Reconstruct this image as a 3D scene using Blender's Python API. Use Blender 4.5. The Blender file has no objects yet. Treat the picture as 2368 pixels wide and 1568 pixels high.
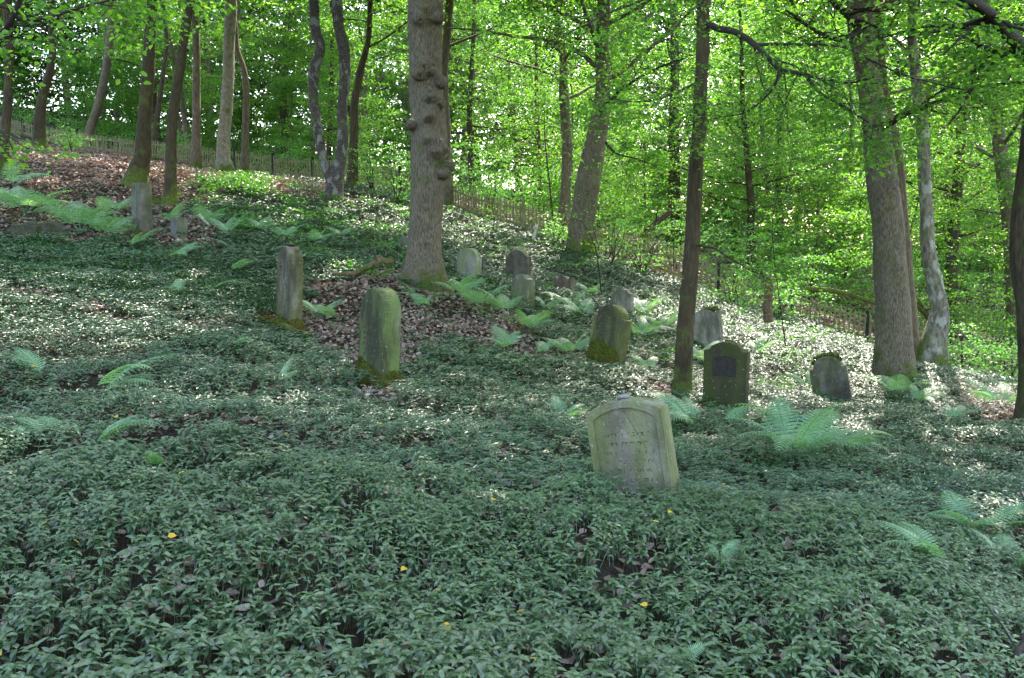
import bpy, math, numpy as np
from mathutils import Vector, Matrix
R = np.random.default_rng(11)
PI = math.pi
sc = bpy.context.scene
COL = sc.collection

# ------------------------------------------------------------------ camera model
FPX, CX, CY, PITCH = 2050.0, 1183.5, 784.0, math.radians(6.0)
EYE = 1.65
cp, sp = math.cos(PITCH), math.sin(PITCH)

def at(X, Y, D):
    """point at forward distance D metres seen in direction (X, Y)"""
    a = (X - CX) / FPX; b = (CY - Y) / FPX
    d = np.array([a, cp + b * sp, -sp + b * cp])
    return d * (D / d[1]) + np.array([0, 0, EYE])

def project(P):
    P = np.atleast_2d(P) - np.array([0, 0, EYE])
    f = P[:, 1] * cp - P[:, 2] * sp
    u = P[:, 1] * sp + P[:, 2] * cp
    f = np.maximum(f, 1e-3)
    return CX + FPX * P[:, 0] / f, CY - FPX * u / f

# ------------------------------------------------------------------ terrain
ctrl = [(0,1568,3.0),(1184,1568,3.45),(2367,1568,3.9),(1184,1300,4.6),(400,1300,4.2),(0,1300,3.95),(2367,1300,5.6),(1800,1300,5.0),
 (0,1100,5.3),(500,1100,5.6),(1000,1100,6.3),(1520,1150,7.0),(1900,1100,8.6),(2367,1100,9.0),(0,900,8.0),(450,900,9.0),
 (1680,955,13),(1575,912,14),(1925,935,16.5),(1395,845,15.5),(870,880,11),(670,762,15),(979,655,19),(1085,655,21.5),
 (1197,650,23),(1207,712,19.5),(1303,690,24),(1437,735,21),(1637,800,20),(2068,872,19),(2140,855,22),(1150,800,15),
 (2330,885,27),(1882,755,30),(1560,650,31),(1250,545,33),(1100,505,35),(870,432,40),(730,418,44),(475,385,47),(260,358,52),(30,310,60),
 (0,560,20),(0,700,12.5),(330,545,21),(325,425,28),(393,478,26),(515,402,38),(93,348,45),(770,466,30),(2400,960,14),(600,620,19),(300,700,14),
 (1700,1010,11.3),(1100,950,9.8)]
pts = [tuple(at(*c)) for c in ctrl]
Z0 = EYE
pts += [(-60,100,16+Z0),(-30,92,11+Z0),(0,92,5.5+Z0),(40,92,0+Z0),(80,90,-5+Z0),(-62,45,13+Z0),(30,20,-8+Z0),(62,20,-13+Z0),
        (-30,0,5+Z0),(-10,0,1.1),(10,0,-1.7),(0,-15,-.3),(30,-12,-6+Z0),(-30,-15,5+Z0),(0,0,0),(0,150,8+Z0),(-90,140,20+Z0),(90,140,-4+Z0),
        (22,36,-4.6+Z0),(45,45,-6+Z0)]
C = np.array(pts)
def _phi(r2): return 0.5 * r2 * np.log(r2 + 1e-9)
n = len(C)
K = _phi(((C[:, None, :2] - C[None, :, :2]) ** 2).sum(-1)) + np.eye(n) * 1.2
Pm = np.hstack([np.ones((n, 1)), C[:, :2]])
A = np.zeros((n + 3, n + 3)); A[:n, :n] = K; A[:n, n:] = Pm; A[n:, :n] = Pm.T
W = np.linalg.solve(A, np.concatenate([C[:, 2], np.zeros(3)]))
def bumps(x, y):
    return (.035*np.sin(1.9*x+.7*y+1)+.03*np.sin(-1.1*x+2.3*y+2)+.02*np.sin(4.1*x-1.3*y)+.018*np.sin(3.2*y+2.2*x+4)
            +.012*np.sin(7.3*x+5*y)+.012*np.sin(6.1*y-7*x))
def H(x, y):
    x = np.asarray(x, float); y = np.asarray(y, float); s = x.shape
    xf, yf = np.clip(x.ravel(), -95, 95), np.clip(y.ravel(), -28, 140)
    out = np.empty(xf.shape)
    for i in range(0, len(xf), 60000):
        a, b = xf[i:i+60000], yf[i:i+60000]
        r2 = (a[:, None] - C[None, :, 0]) ** 2 + (b[:, None] - C[None, :, 1]) ** 2
        out[i:i+60000] = _phi(r2) @ W[:n] + W[n] + W[n+1] * a + W[n+2] * b
    return (out + bumps(xf, yf)).reshape(s)
def hit(X, Y, dmax=120):
    D = np.geomspace(2.0, dmax, 700)
    P = np.array([at(X, Y, d) for d in D])
    g = P[:, 2] - H(P[:, 0], P[:, 1])
    k = np.argmax(g < 0)
    if not (g < 0).any(): k = len(D) - 1
    return P[k]
def gp(x, y, dz=0): return np.array([x, y, float(H(x, y)) + dz])

def vnoise(x, y, s, seed=0):
    """smooth value noise in 0..1"""
    x = np.asarray(x) / s; y = np.asarray(y) / s
    xi = np.floor(x).astype(np.int64); yi = np.floor(y).astype(np.int64); fx = x - xi; fy = y - yi
    fx = fx*fx*(3-2*fx); fy = fy*fy*(3-2*fy)
    def h(a, b):
        v = np.sin(a * 127.1 + b * 311.7 + seed * 74.7) * 43758.5453
        return v - np.floor(v)
    return (h(xi,yi)*(1-fx)+h(xi+1,yi)*fx)*(1-fy) + (h(xi,yi+1)*(1-fx)+h(xi+1,yi+1)*fx)*fy

# ------------------------------------------------------------------ mesh builder
class MB:
    def __init__(s): s.v = []; s.f = []; s.r = []; s.n = 0
    def add(s, V, F, rnd=0.5):
        V = np.asarray(V, np.float32).reshape(-1, 3); F = np.asarray(F, np.int64)
        s.v.append(V); s.f.append(F + s.n); s.n += len(V)
        s.r.append(np.broadcast_to(np.asarray(rnd, np.float32), (len(F),)))
    def build(s, name, mat, parent=None, origin=None, smooth=False):
        V = np.concatenate(s.v)
        if origin is not None: V = V - np.asarray(origin, np.float32)
        me = bpy.data.meshes.new(name)
        me.vertices.add(len(V)); me.vertices.foreach_set('co', V.astype(np.float32).ravel())
        tot = np.concatenate([np.full(len(f), f.shape[1]) for f in s.f])
        loops = np.concatenate([f.ravel() for f in s.f])
        me.loops.add(len(loops)); me.loops.foreach_set('vertex_index', loops.astype(np.int32))
        me.polygons.add(len(tot))
        st = np.concatenate([[0], np.cumsum(tot)[:-1]])
        me.polygons.foreach_set('loop_start', st.astype(np.int32))
        me.polygons.foreach_set('loop_total', tot.astype(np.int32))
        me.update(calc_edges=True)
        me.polygons.foreach_set('use_smooth', np.full(len(tot), smooth))
        at_ = me.attributes.new('rnd', 'FLOAT', 'FACE'); at_.data.foreach_set('value', np.concatenate(s.r).astype(np.float32))
        me.materials.append(mat)
        o = bpy.data.objects.new(name, me); COL.objects.link(o)
        if parent is not None: o.parent = parent
        elif origin is not None: o.location = tuple(float(q) for q in origin)
        return o

def empty(name, loc, rz=0.0):
    o = bpy.data.objects.new(name, None); COL.objects.link(o)
    o.location = tuple(float(q) for q in loc); o.rotation_euler = (0, 0, rz); o.empty_display_size = .2
    return o
def tag(o, label=None, cat=None, group=None, kind=None):
    if label: o['label'] = label
    if cat: o['category'] = cat
    if group: o['group'] = group
    if kind: o['kind'] = kind
    return o

def norm(a): return a / np.maximum(np.linalg.norm(a, axis=-1, keepdims=True), 1e-9)
def frames(d, nrm):
    """columns: x = side, y = along d, z = normal"""
    d = norm(d); s = norm(np.cross(d, nrm)); z = np.cross(s, d)
    return np.stack([s, d, z], -1)
def stamp(mb, tv, tf, pos, fr, scale, rnd):
    N = len(pos)
    if N == 0: return
    sc_ = np.asarray(scale)
    if sc_.ndim == 1: sc_ = sc_[:, None]
    sc_ = np.broadcast_to(sc_, (N, 3)) if sc_.shape[1] in (1, 3) else sc_
    V = np.einsum('nij,nvj->nvi', fr, tv[None] * sc_[:, None, :]) + pos[:, None, :]
    nv = len(tv)
    off = (np.arange(N) * nv)[:, None, None]
    for k in (3, 4):
        fk = [f for f in tf if len(f) == k]
        if fk:
            Fk = np.array(fk)[None] + off
            if k == 4 or not any(len(f) == 4 for f in tf):
                pass
            mb._pend = getattr(mb, '_pend', [])
            mb._pend.append((Fk.reshape(-1, k), np.repeat(np.asarray(rnd, np.float32) * np.ones(N, np.float32), len(fk))))
    base = mb.n
    mb.v.append(V.reshape(-1, 3).astype(np.float32)); mb.n += N * nv
    for Fk, r in mb._pend: mb.f.append(Fk + base); mb.r.append(r)
    mb._pend = []

# leaf templates: y along leaf, x across, z up
LEAF4 = (np.array([[0,0,0],[.3,.45,.05],[0,1,-.05],[-.3,.45,.05]], float), [(0,1,2,3)])
LEAF6 = (np.array([[0,0,0],[.28,.3,.05],[.22,.68,.03],[0,1,-.12],[-.22,.68,.03],[-.28,.3,.05],[0,.5,-.02]], float),
         [(0,1,6),(1,2,6),(2,3,6),(3,4,6),(4,5,6),(5,0,6)])
VINCA = (np.array([[0,0,0],[.2,.3,.04],[0,.3,.02],[-.2,.3,.04],[.16,.66,-.05],[0,.66,-.07],[-.16,.66,-.05],[0,1,-.27]], float),
         [(0,1,2),(0,2,3),(1,4,5,2),(2,5,6,3),(4,7,5),(5,7,6)])
VINCA4 = (np.array([[0,0,0],[.22,.42,.03],[0,1,-.16],[-.22,.42,.03]], float), [(0,1,2),(0,2,3)])

# ------------------------------------------------------------------ materials
def mat_new(name):
    m = bpy.data.materials.new(name); m.use_nodes = True
    nt = m.node_tree; nt.nodes.clear()
    out = nt.nodes.new('ShaderNodeOutputMaterial')
    return m, nt, out
def N_(nt, t, **kw):
    nd = nt.nodes.new('ShaderNode' + t)
    for k, v in kw.items():
        if k.startswith('i_'):
            nd.inputs[k[2:].replace('_', ' ')].default_value = v
        else: setattr(nd, k, v)
    return nd
def L_(nt, a, b): nt.links.new(a, b)
def rgb(c): return (c[0], c[1], c[2], 1.0)
def ramp(nt, fac, stops):
    r = N_(nt, 'ValToRGB'); e = r.color_ramp.elements
    while len(e) < len(stops): e.new(.5)
    for k, (p, c) in enumerate(stops): e[k].position = p; e[k].color = rgb(c) if len(c) == 3 else c
    L_(nt, fac, r.inputs[0]); return r.outputs[0]
def mix(nt, fac, a, b, mode='MIX'):
    m = N_(nt, 'Mix', data_type='RGBA', blend_type=mode)
    for s, v in ((m.inputs[0], fac), (m.inputs[6], a), (m.inputs[7], b)):
        if isinstance(v, (int, float)): s.default_value = v
        elif isinstance(v, tuple): s.default_value = rgb(v)
        else: L_(nt, v, s)
    return m.outputs[2]
def noise(nt, co, scale, detail=4, rough=.55):
    t = N_(nt, 'TexNoise'); t.inputs['Scale'].default_value = scale; t.inputs['Detail'].default_value = detail
    t.inputs['Roughness'].default_value = rough
    if co is not None: L_(nt, co, t.inputs['Vector'])
    return t.outputs[0]
def coords(nt, scale=(1,1,1), kind='Object'):
    t = N_(nt, 'TexCoord'); m = N_(nt, 'Mapping'); m.inputs['Scale'].default_value = scale
    L_(nt, t.outputs[kind], m.inputs[0]); return m.outputs[0]

def leaf_mat(name, stops, trans_gain, tfac=.45, rough=.45, spec=.5, tint=(1.02,1.2,.5)):
    m, nt, out = mat_new(name)
    a = N_(nt, 'Attribute', attribute_name='rnd')
    c = ramp(nt, a.outputs['Fac'], stops)
    p = N_(nt, 'BsdfPrincipled'); L_(nt, c, p.inputs['Base Color'])
    p.inputs['Roughness'].default_value = rough; p.inputs['Specular IOR Level'].default_value = spec
    t = N_(nt, 'BsdfTranslucent')
    g = mix(nt, 1.0, c, tuple(trans_gain * q for q in tint), 'MULTIPLY')
    L_(nt, g, t.inputs[0])
    ms = N_(nt, 'MixShader'); ms.inputs[0].default_value = tfac
    L_(nt, p.outputs[0], ms.inputs[1]); L_(nt, t.outputs[0], ms.inputs[2]); L_(nt, ms.outputs[0], out.inputs[0])
    return m

M = {}
M['canopy'] = leaf_mat('canopy_leaf', [(0,(.02,.055,.014)),(.5,(.048,.115,.02)),(.85,(.1,.175,.026)),(1,(.14,.19,.04))], 3.1, .48, .5, .4)
M['far'] = leaf_mat('far_leaf', [(0,(.012,.035,.01)),(.5,(.028,.06,.015)),(1,(.05,.085,.022))], 2.0, .3, .7, .05)
M['beech'] = leaf_mat('beech_leaf', [(0,(.03,.08,.018)),(.5,(.058,.135,.024)),(.85,(.12,.21,.03)),(1,(.17,.22,.04))], 3.0, .5, .45, .35)
M['shrub'] = leaf_mat('shrub_leaf', [(0,(.035,.1,.025)),(.6,(.07,.17,.04)),(1,(.13,.24,.05))], 3.5, .45, .4, .5)
M['vinca'] = leaf_mat('periwinkle_leaf', [(0,(.022,.058,.016)),(.5,(.047,.11,.032)),(.93,(.085,.165,.055)),(.97,(.12,.2,.05)),(1,(.35,.3,.03))], 1.6, .06, .42, .85, (1.1,1.2,.4))
M['fern'] = leaf_mat('fern_leaf', [(0,(.08,.19,.085)),(.6,(.16,.31,.15)),(1,(.27,.4,.18))], 1.7, .35, .42, .8, (1.1,1.2,.7))
M['seedling'] = leaf_mat('seedling_leaf', [(0,(.035,.12,.02)),(.6,(.07,.2,.03)),(1,(.13,.22,.035))], 1.8, .35, .45, .5)
M['grass'] = leaf_mat('grass_blade', [(0,(.012,.05,.012)),(1,(.035,.11,.02))], 1.5, .2, .5, .3)
M['litter'] = leaf_mat('dead_leaf', [(0,(.07,.045,.035)),(.35,(.2,.13,.1)),(.7,(.34,.235,.19)),(.93,(.46,.36,.3)),(1,(.42,.22,.05))], 1.0, .12, .55, .35, (1.2,.9,.6))
M['yellow'] = leaf_mat('yellow_leaf', [(0,(.45,.33,.03)),(1,(.6,.36,.03))], 1.2, .3, .5, .4, (1.2,1,.5))

def bark_mat(name, dark, light, vscale=(9,9,1.3), moss=0.0, moss_h=1.0, bump=.8, patches=None, rough=.9):
    m, nt, out = mat_new(name)
    co = coords(nt, vscale); co2 = coords(nt, (1,1,1))
    n1 = noise(nt, co, 3.0, 8, .72); n2 = noise(nt, co2, 2.2, 4)
    n3 = noise(nt, co2, 16, 4)
    c = ramp(nt, n1, [(.36, dark), (.64, light)])
    c = mix(nt, .45, c, ramp(nt, n2, [(.3,(.55,.55,.5)),(.7,(1.25,1.22,1.15))]), 'MULTIPLY')
    if patches:
        n4 = noise(nt, coords(nt, (3,3,1.6)), 1.6, 5, .6)
        c = mix(nt, ramp(nt, n4, [(.52,(0,0,0)),(.6,(1,1,1))]), c, patches)
    if moss > 0:
        tc = N_(nt, 'TexCoord'); sx = N_(nt, 'SeparateXYZ'); L_(nt, tc.outputs['Object'], sx.inputs[0])
        mr = N_(nt, 'MapRange'); L_(nt, sx.outputs[2], mr.inputs[0])
        mr.inputs[1].default_value = 0.0; mr.inputs[2].default_value = moss_h; mr.inputs[3].default_value = moss; mr.inputs[4].default_value = 0.06
        ad = N_(nt, 'Math', operation='ADD'); L_(nt, mr.outputs[0], ad.inputs[0]); L_(nt, n2, ad.inputs[1])
        f = ramp(nt, ad.outputs[0], [(.62,(0,0,0)),(.8,(1,1,1))])
        c = mix(nt, f, c, ramp(nt, n3, [(.3,(.03,.05,.008)),(.7,(.11,.13,.02))]))
    p = N_(nt, 'BsdfPrincipled'); L_(nt, c, p.inputs['Base Color']); p.inputs['Roughness'].default_value = rough
    p.inputs['Specular IOR Level'].default_value = .25
    b = N_(nt, 'Bump'); b.inputs['Strength'].default_value = bump; b.inputs['Distance'].default_value = .06
    hs = N_(nt, 'Math', operation='ADD'); L_(nt, n1, hs.inputs[0])
    h2 = N_(nt, 'Math', operation='MULTIPLY'); L_(nt, n3, h2.inputs[0]); h2.inputs[1].default_value = .35
    L_(nt, h2.outputs[0], hs.inputs[1])
    L_(nt, hs.outputs[0], b.inputs['Height']); L_(nt, b.outputs[0], p.inputs['Normal'])
    L_(nt, p.outputs[0], out.inputs[0]); return m
M['bark_oak'] = bark_mat('ridged_bark', (.05,.038,.025), (.27,.22,.155), (18,18,3.0), .25, .9, 1.0)
M['bark_dark'] = bark_mat('dark_bark', (.028,.02,.012), (.11,.082,.05), (8,8,1.2), .3, 1.0, .8)
M['bark_horn'] = bark_mat('smooth_brown_bark', (.028,.02,.01), (.08,.058,.03), (9,9,1.6), .35, 1.2, .5)
M['bark_pale'] = bark_mat('pale_grey_bark', (.14,.12,.085), (.32,.28,.21), (3,3,2.4), .3, .8, .5)
M['bark_grey'] = bark_mat('grey_brown_bark', (.075,.056,.038), (.19,.145,.1), (6,6,1.6), .38, .8, .7)
M['bark_cherry'] = bark_mat('banded_bark', (.035,.025,.024), (.13,.1,.09), (2.2,2.2,11), .3, .5, .8, patches=(.2,.19,.175))
M['bark_birch'] = bark_mat('patchy_bark', (.07,.06,.045), (.24,.21,.165), (5,5,1.6), .38, 1.3, .7, patches=(.3,.29,.25))
M['twig'] = bark_mat('twig_bark', (.018,.014,.01), (.05,.04,.03), (9,9,9), 0, 1, .3)
M['deadwood'] = bark_mat('dead_wood', (.06,.035,.022), (.24,.15,.095), (6,6,6), .12, .5, .8)
M['deadpale'] = bark_mat('bleached_wood', (.28,.24,.19), (.55,.5,.42), (6,6,6), 0, .5, .5)
M['fencewood'] = bark_mat('weathered_fence_wood', (.1,.083,.04), (.3,.255,.125), (12,12,2), .0, .5, .5, patches=(.2,.22,.08))
M['fencepost'] = bark_mat('black_post_wood', (.012,.012,.014), (.04,.038,.04), (9,9,2), 0, .5, .5)

def moss_mat():
    m, nt, out = mat_new('moss'); co = coords(nt)
    n1 = noise(nt, co, 30, 5, .7); n2 = noise(nt, co, 4, 3)
    c = ramp(nt, n1, [(.3,(.022,.032,.005)),(.55,(.075,.09,.012)),(.75,(.17,.17,.025))])
    c = mix(nt, ramp(nt, n2, [(.45,(0,0,0)),(.6,(.6,.6,.6))]), c, (.09,.055,.015))
    p = N_(nt, 'BsdfPrincipled'); L_(nt, c, p.inputs['Base Color']); p.inputs['Roughness'].default_value = .95
    p.inputs['Specular IOR Level'].default_value = .1
    b = N_(nt, 'Bump'); b.inputs['Strength'].default_value = 1; b.inputs['Distance'].default_value = .03
    L_(nt, n1, b.inputs['Height']); L_(nt, b.outputs[0], p.inputs['Normal']); L_(nt, p.outputs[0], out.inputs[0]); return m
M['moss'] = moss_mat()

def stone_mat(name, a, b_, alg=(.16,.2,.07), alg_amt=.5, stain=.35, seed=0.0, low_moss=0.0):
    a = tuple(q*.62 for q in a); b_ = tuple(q*.8 for q in b_); alg = tuple(q*.85 for q in alg); stain = min(.9, stain*1.7)
    m, nt, out = mat_new(name)
    t = N_(nt, 'TexCoord'); mp = N_(nt, 'Mapping'); L_(nt, t.outputs['Object'], mp.inputs[0]); mp.inputs['Location'].default_value = (seed*3.1, seed*1.7, seed)
    co = mp.outputs[0]
    st = N_(nt, 'Mapping'); L_(nt, co, st.inputs[0]); st.inputs['Scale'].default_value = (1,1,.28)
    n1 = noise(nt, co, 5, 6, .6); n2 = noise(nt, st.outputs[0], 5.5, 4, .6); n3 = noise(nt, co, 55, 5, .7); n4 = noise(nt, st.outputs[0], 3.2, 5, .65)
    c = ramp(nt, n1, [(.3, a), (.7, b_)])
    k = max(0.02, .62 - alg_amt * .35)
    c = mix(nt, ramp(nt, n2, [(k-.07,(0,0,0)),(k+.12,(.92,.92,.92))]), c, alg)
    c = mix(nt, ramp(nt, n4, [(.46,(0,0,0)),(.62,(stain,stain,stain))]), c, (.035,.03,.018))
    c = mix(nt, .5, c, ramp(nt, n3, [(.3,(.55,.55,.55)),(.62,(1.15,1.15,1.15))]), 'MULTIPLY')
    sp_ = ramp(nt, noise(nt, co, 38, 2, .4), [(.7,(0,0,0)),(.74,(.7,.7,.7))])
    c = mix(nt, sp_, c, (.3,.32,.27))
    p = N_(nt, 'BsdfPrincipled'); L_(nt, c, p.inputs['Base Color']); p.inputs['Roughness'].default_value = .92
    p.inputs['Specular IOR Level'].default_value = .2
    bm = N_(nt, 'Bump'); bm.inputs['Strength'].default_value = .7; bm.inputs['Distance'].default_value = .012
    ad = N_(nt, 'Math', operation='ADD'); L_(nt, n3, ad.inputs[0]); L_(nt, n1, ad.inputs[1])
    L_(nt, ad.outputs[0], bm.inputs['Height']); L_(nt, bm.outputs[0], p.inputs['Normal']); L_(nt, p.outputs[0], out.inputs[0])
    return m
def plain_mat(name, c, rough=.9):
    m, nt, out = mat_new(name)
    n1 = noise(nt, coords(nt), 22, 4)
    cc = ramp(nt, n1, [(.3, tuple(q*.6 for q in c)), (.7, tuple(q*1.3 for q in c))])
    p = N_(nt, 'BsdfPrincipled'); L_(nt, cc, p.inputs['Base Color']); p.inputs['Roughness'].default_value = rough
    p.inputs['Specular IOR Level'].default_value = .2
    L_(nt, p.outputs[0], out.inputs[0]); return m
M['carved'] = plain_mat('carved_letter_shade', (.075,.07,.045))  # dark colour stands for the shade inside chiselled letter strokes
M['pebble'] = plain_mat('pebble_stone', (.2,.18,.17))
M['palestone'] = plain_mat('pale_pebble', (.55,.53,.5))
M['cut'] = plain_mat('pruned_cut_wood', (.42,.38,.3))
M['plaque'] = plain_mat('dark_worn_panel', (.03,.026,.02))

def ground_mat():
    m, nt, out = mat_new('forest_soil'); co = coords(nt)
    n1 = noise(nt, co, 1.3, 5); n2 = noise(nt, co, 22, 6, .7); n3 = noise(nt, co, 6, 4)
    c = ramp(nt, n2, [(.3,(.01,.007,.005)),(.5,(.03,.02,.013)),(.68,(.07,.045,.032))])
    c = mix(nt, ramp(nt, n1, [(.45,(0,0,0)),(.65,(.5,.5,.5))]), c, (.028,.035,.014))
    p = N_(nt, 'BsdfPrincipled'); L_(nt, c, p.inputs['Base Color']); p.inputs['Roughness'].default_value = .95
    p.inputs['Specular IOR Level'].default_value = .15
    b = N_(nt, 'Bump'); b.inputs['Strength'].default_value = 1; b.inputs['Distance'].default_value = .05
    L_(nt, n2, b.inputs['Height']); L_(nt, b.outputs[0], p.inputs['Normal']); L_(nt, p.outputs[0], out.inputs[0]); return m
M['soil'] = ground_mat()

# ------------------------------------------------------------------ sun
SUN_AZ, SUN_EL = math.radians(16), math.radians(43)      # azimuth from +Y towards +X
SUN = np.array([math.sin(SUN_AZ)*math.cos(SUN_EL), math.cos(SUN_AZ)*math.cos(SUN_EL), math.sin(SUN_EL)])
gaps_px = [(2090,1040,.95),(2165,1110,.6),(2040,1000,.5),(2330,1030,.55),(2250,1015,.3),(1250,560,1.6),(1180,535,1.3),(900,515,1.9),(1060,525,1.6),(830,480,1.2),(1360,590,1.1),
 (270,395,.9),(350,400,.7),(180,370,1.0),(440,415,.7),(650,440,.6),(1235,1270,.08),(300,740,.28),(860,735,.3),(770,650,.5),(1520,650,.9),(1640,705,.9),(1450,620,.7),
 (2240,1240,.35),(620,965,.22),(430,660,.3),(1020,660,.3),(2090,1480,.09),(1650,1345,.1),(2190,935,.5),(2300,930,.6),
 (100,420,.6),(540,475,1.0),(640,520,.7),(2060,1180,.2),(1400,1060,.12),(1150,1100,.12),(760,1420,.1),(2330,1230,.25),(980,790,.25),(1600,620,.5)]
GP = np.array([hit(a, b) for a, b, r in gaps_px]); GR = np.array([r for *_, r in gaps_px])
def sun_keep(P, rng, full=True):  # added canopy gaps: leaves cleared along sun rays to light chosen ground spots
    keep = np.ones(len(P), bool)
    for g, r in zip(GP, GR):
        d = P - g; s = d @ SUN
        q = np.linalg.norm(d - s[:, None] * SUN, axis=1)
        w = r * (.75 + .5 * vnoise(P[:, 0]*1.0 - P[:, 2], P[:, 1] - P[:, 2], .6, 5))
        keep &= ~((q < w) & (s > .8) & (rng.random(len(P)) < .93))
    return keep

# ------------------------------------------------------------------ ground
def spaced(lo, hi, fine_lo, fine_hi, df, dc):
    a = np.arange(fine_lo, fine_hi, df)
    def out(v, end, sgn):
        r = []; st = df
        while (end - v) * sgn > 0:
            st = min(st * 1.12, dc); v += sgn * st; r.append(v)
        return r
    return np.array(sorted(out(fine_lo, lo, -1)) + list(a) + out(a[-1], hi, 1))
xs = spaced(-420, 420, -16, 16, .22, 18); ys = spaced(-120, 480, -1, 36, .22, 18)
gx, gy = np.meshgrid(xs, ys); gz = H(gx, gy)
mb = MB(); nx, ny = len(xs), len(ys)
idx = np.arange(nx * ny).reshape(ny, nx)
mb.add(np.stack([gx, gy, gz], -1).reshape(-1, 3), np.stack([idx[:-1,:-1], idx[:-1,1:], idx[1:,1:], idx[1:,:-1]], -1).reshape(-1, 4))
tag(mb.build('ground', M['soil'], smooth=True), kind='structure')

# ------------------------------------------------------------------ area masks
def world_poly(px): return np.array([hit(a, b)[:2] for a, b in px])
def in_poly(x, y, poly):
    c = np.zeros(x.shape, bool); j = len(poly) - 1
    for i in range(len(poly)):
        xi, yi = poly[i]; xj, yj = poly[j]
        c ^= ((yi > y) != (yj > y)) & (x < (xj - xi) * (y - yi) / (yj - yi + 1e-12) + xi); j = i
    return c
LIT = [world_poly(p) for p in (
 [(-250,300),(0,318),(230,352),(470,392),(600,408),(720,425),(790,445),(850,470),(740,478),(640,455),(520,425),(460,440),(430,475),(480,500),(540,560),(480,575),(330,560),(180,575),(0,552),(-250,540)],
 [(700,700),(790,640),(900,625),(1010,680),(1160,690),(1180,745),(1300,800),(1420,850),(1330,872),(1150,815),(1000,780),(950,830),(930,910),(960,960),(880,930),(800,850),(790,800),(700,780),(580,745),(640,735)],
 [(2170,930),(2300,890),(2500,900),(2500,1020),(2230,990)],
 [(1480,900),(1640,930),(1640,980),(1480,935)],
 [(-100,640),(120,670),(350,735),(560,760),(520,775),(300,755),(100,700),(-100,690)],
 [(1960,700),(2360,860),(2360,880),(1960,790)])]
STRIP = world_poly([(880,760),(1000,775),(1160,815),(1150,835),(1000,800),(900,790)])
FENCE_PX = [(-160,285,68),(30,310,60),(260,358,52),(475,385,47),(730,418,44),(870,432,40),(1100,505,35),(1250,545,33),(1560,650,31),(1882,755,30),(2330,885,27),(2560,960,25.5)]
FENCE = np.array([at(*p)[:2] for p in FENCE_PX])
def beyond_fence(x, y): return y > np.interp(x, FENCE[:, 0], FENCE[:, 1]) - .15
def litter_w(x, y):
    jx = x + 1.0*(vnoise(x, y, .9, 3) - .5) ; jy = y + 2.0*(vnoise(x, y, 1.1, 4) - .5)
    w = np.zeros(x.shape)
    for k, p in enumerate(LIT): w = np.maximum(w, in_poly(jx, jy, p) * (.75 if k == 4 else 1.0))
    w = np.maximum(w, beyond_fence(x, y) * .9)
    return w

def scatter(dens, x0, x1, y0, y1, rng, wedge=.74, pad=1.2):
    N = int((x1 - x0) * (y1 - y0) * dens)
    x = rng.uniform(x0, x1, N); y = rng.uniform(y0, y1, N)
    k = np.abs(x) < y * wedge + pad
    return x[k], y[k]

def slope_n(x, y):
    e = .2
    return norm(np.stack([-(H(x+e, y) - H(x-e, y))/(2*e), -(H(x, y+e) - H(x, y-e))/(2*e), np.ones_like(x)], -1))

# ------------------------------------------------------------------ periwinkle carpet
def vinca(mb, x, y, rng, tmpl, nl, size, hgt, stem=None, tl=.17):
    z = H(x, y); N = len(x)
    hum = (vnoise(x, y, .5, 9) - .35) * .12
    hh = np.maximum(hgt * rng.uniform(.65, 1.25, N) + hum, .035)
    lean = rng.normal(0, .25, (N, 2)) * hh[:, None]
    top = np.stack([x + lean[:, 0], y + lean[:, 1], z + hh], -1)
    az0 = rng.uniform(0, 2*PI, N)
    tone = vnoise(x, y, 1.6, 2) * .3 + rng.random(N) * .35
    s0 = size * rng.uniform(.75, 1.3, N)
    for k in range(nl):
        tier = k // 4
        az = az0 + (k % 4) * PI/2 + tier * PI/4 + rng.normal(0, .18, N)
        el = rng.normal(.1 - .22 * tier, .17, N)
        if k < 2: el = el + .15
        d = np.stack([np.cos(az)*np.cos(el), np.sin(az)*np.cos(el), np.sin(el)], -1)
        up = np.stack([rng.normal(0,tl,N), rng.normal(0,tl,N) - .12, np.ones(N)], -1)
        P = top - np.array([0,0,1]) * (tier * .028 + (k % 2) * .006)
        keep = rng.random(N) < (1.0 if tier == 0 else .85)
        r = np.clip(tone + rng.normal(0, .12, N), 0, .955)
        r = np.where(rng.random(N) < .0012, 1.0, r)
        stamp(mb, *tmpl, P[keep], frames(d, up)[keep], (s0 * rng.uniform(.8, 1.15, N))[keep], r[keep])
    if stem is not None:
        b = np.stack([x, y, z - .01], -1)
        w = .0013
        for a in ((w, 0, 0), (0, w, 0)):
            a = np.array(a); V = np.stack([b - a, b + a, top + a, top - a], 1).reshape(-1, 3)
            stem.add(V, np.arange(len(V)).reshape(-1, 4), .75)

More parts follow.
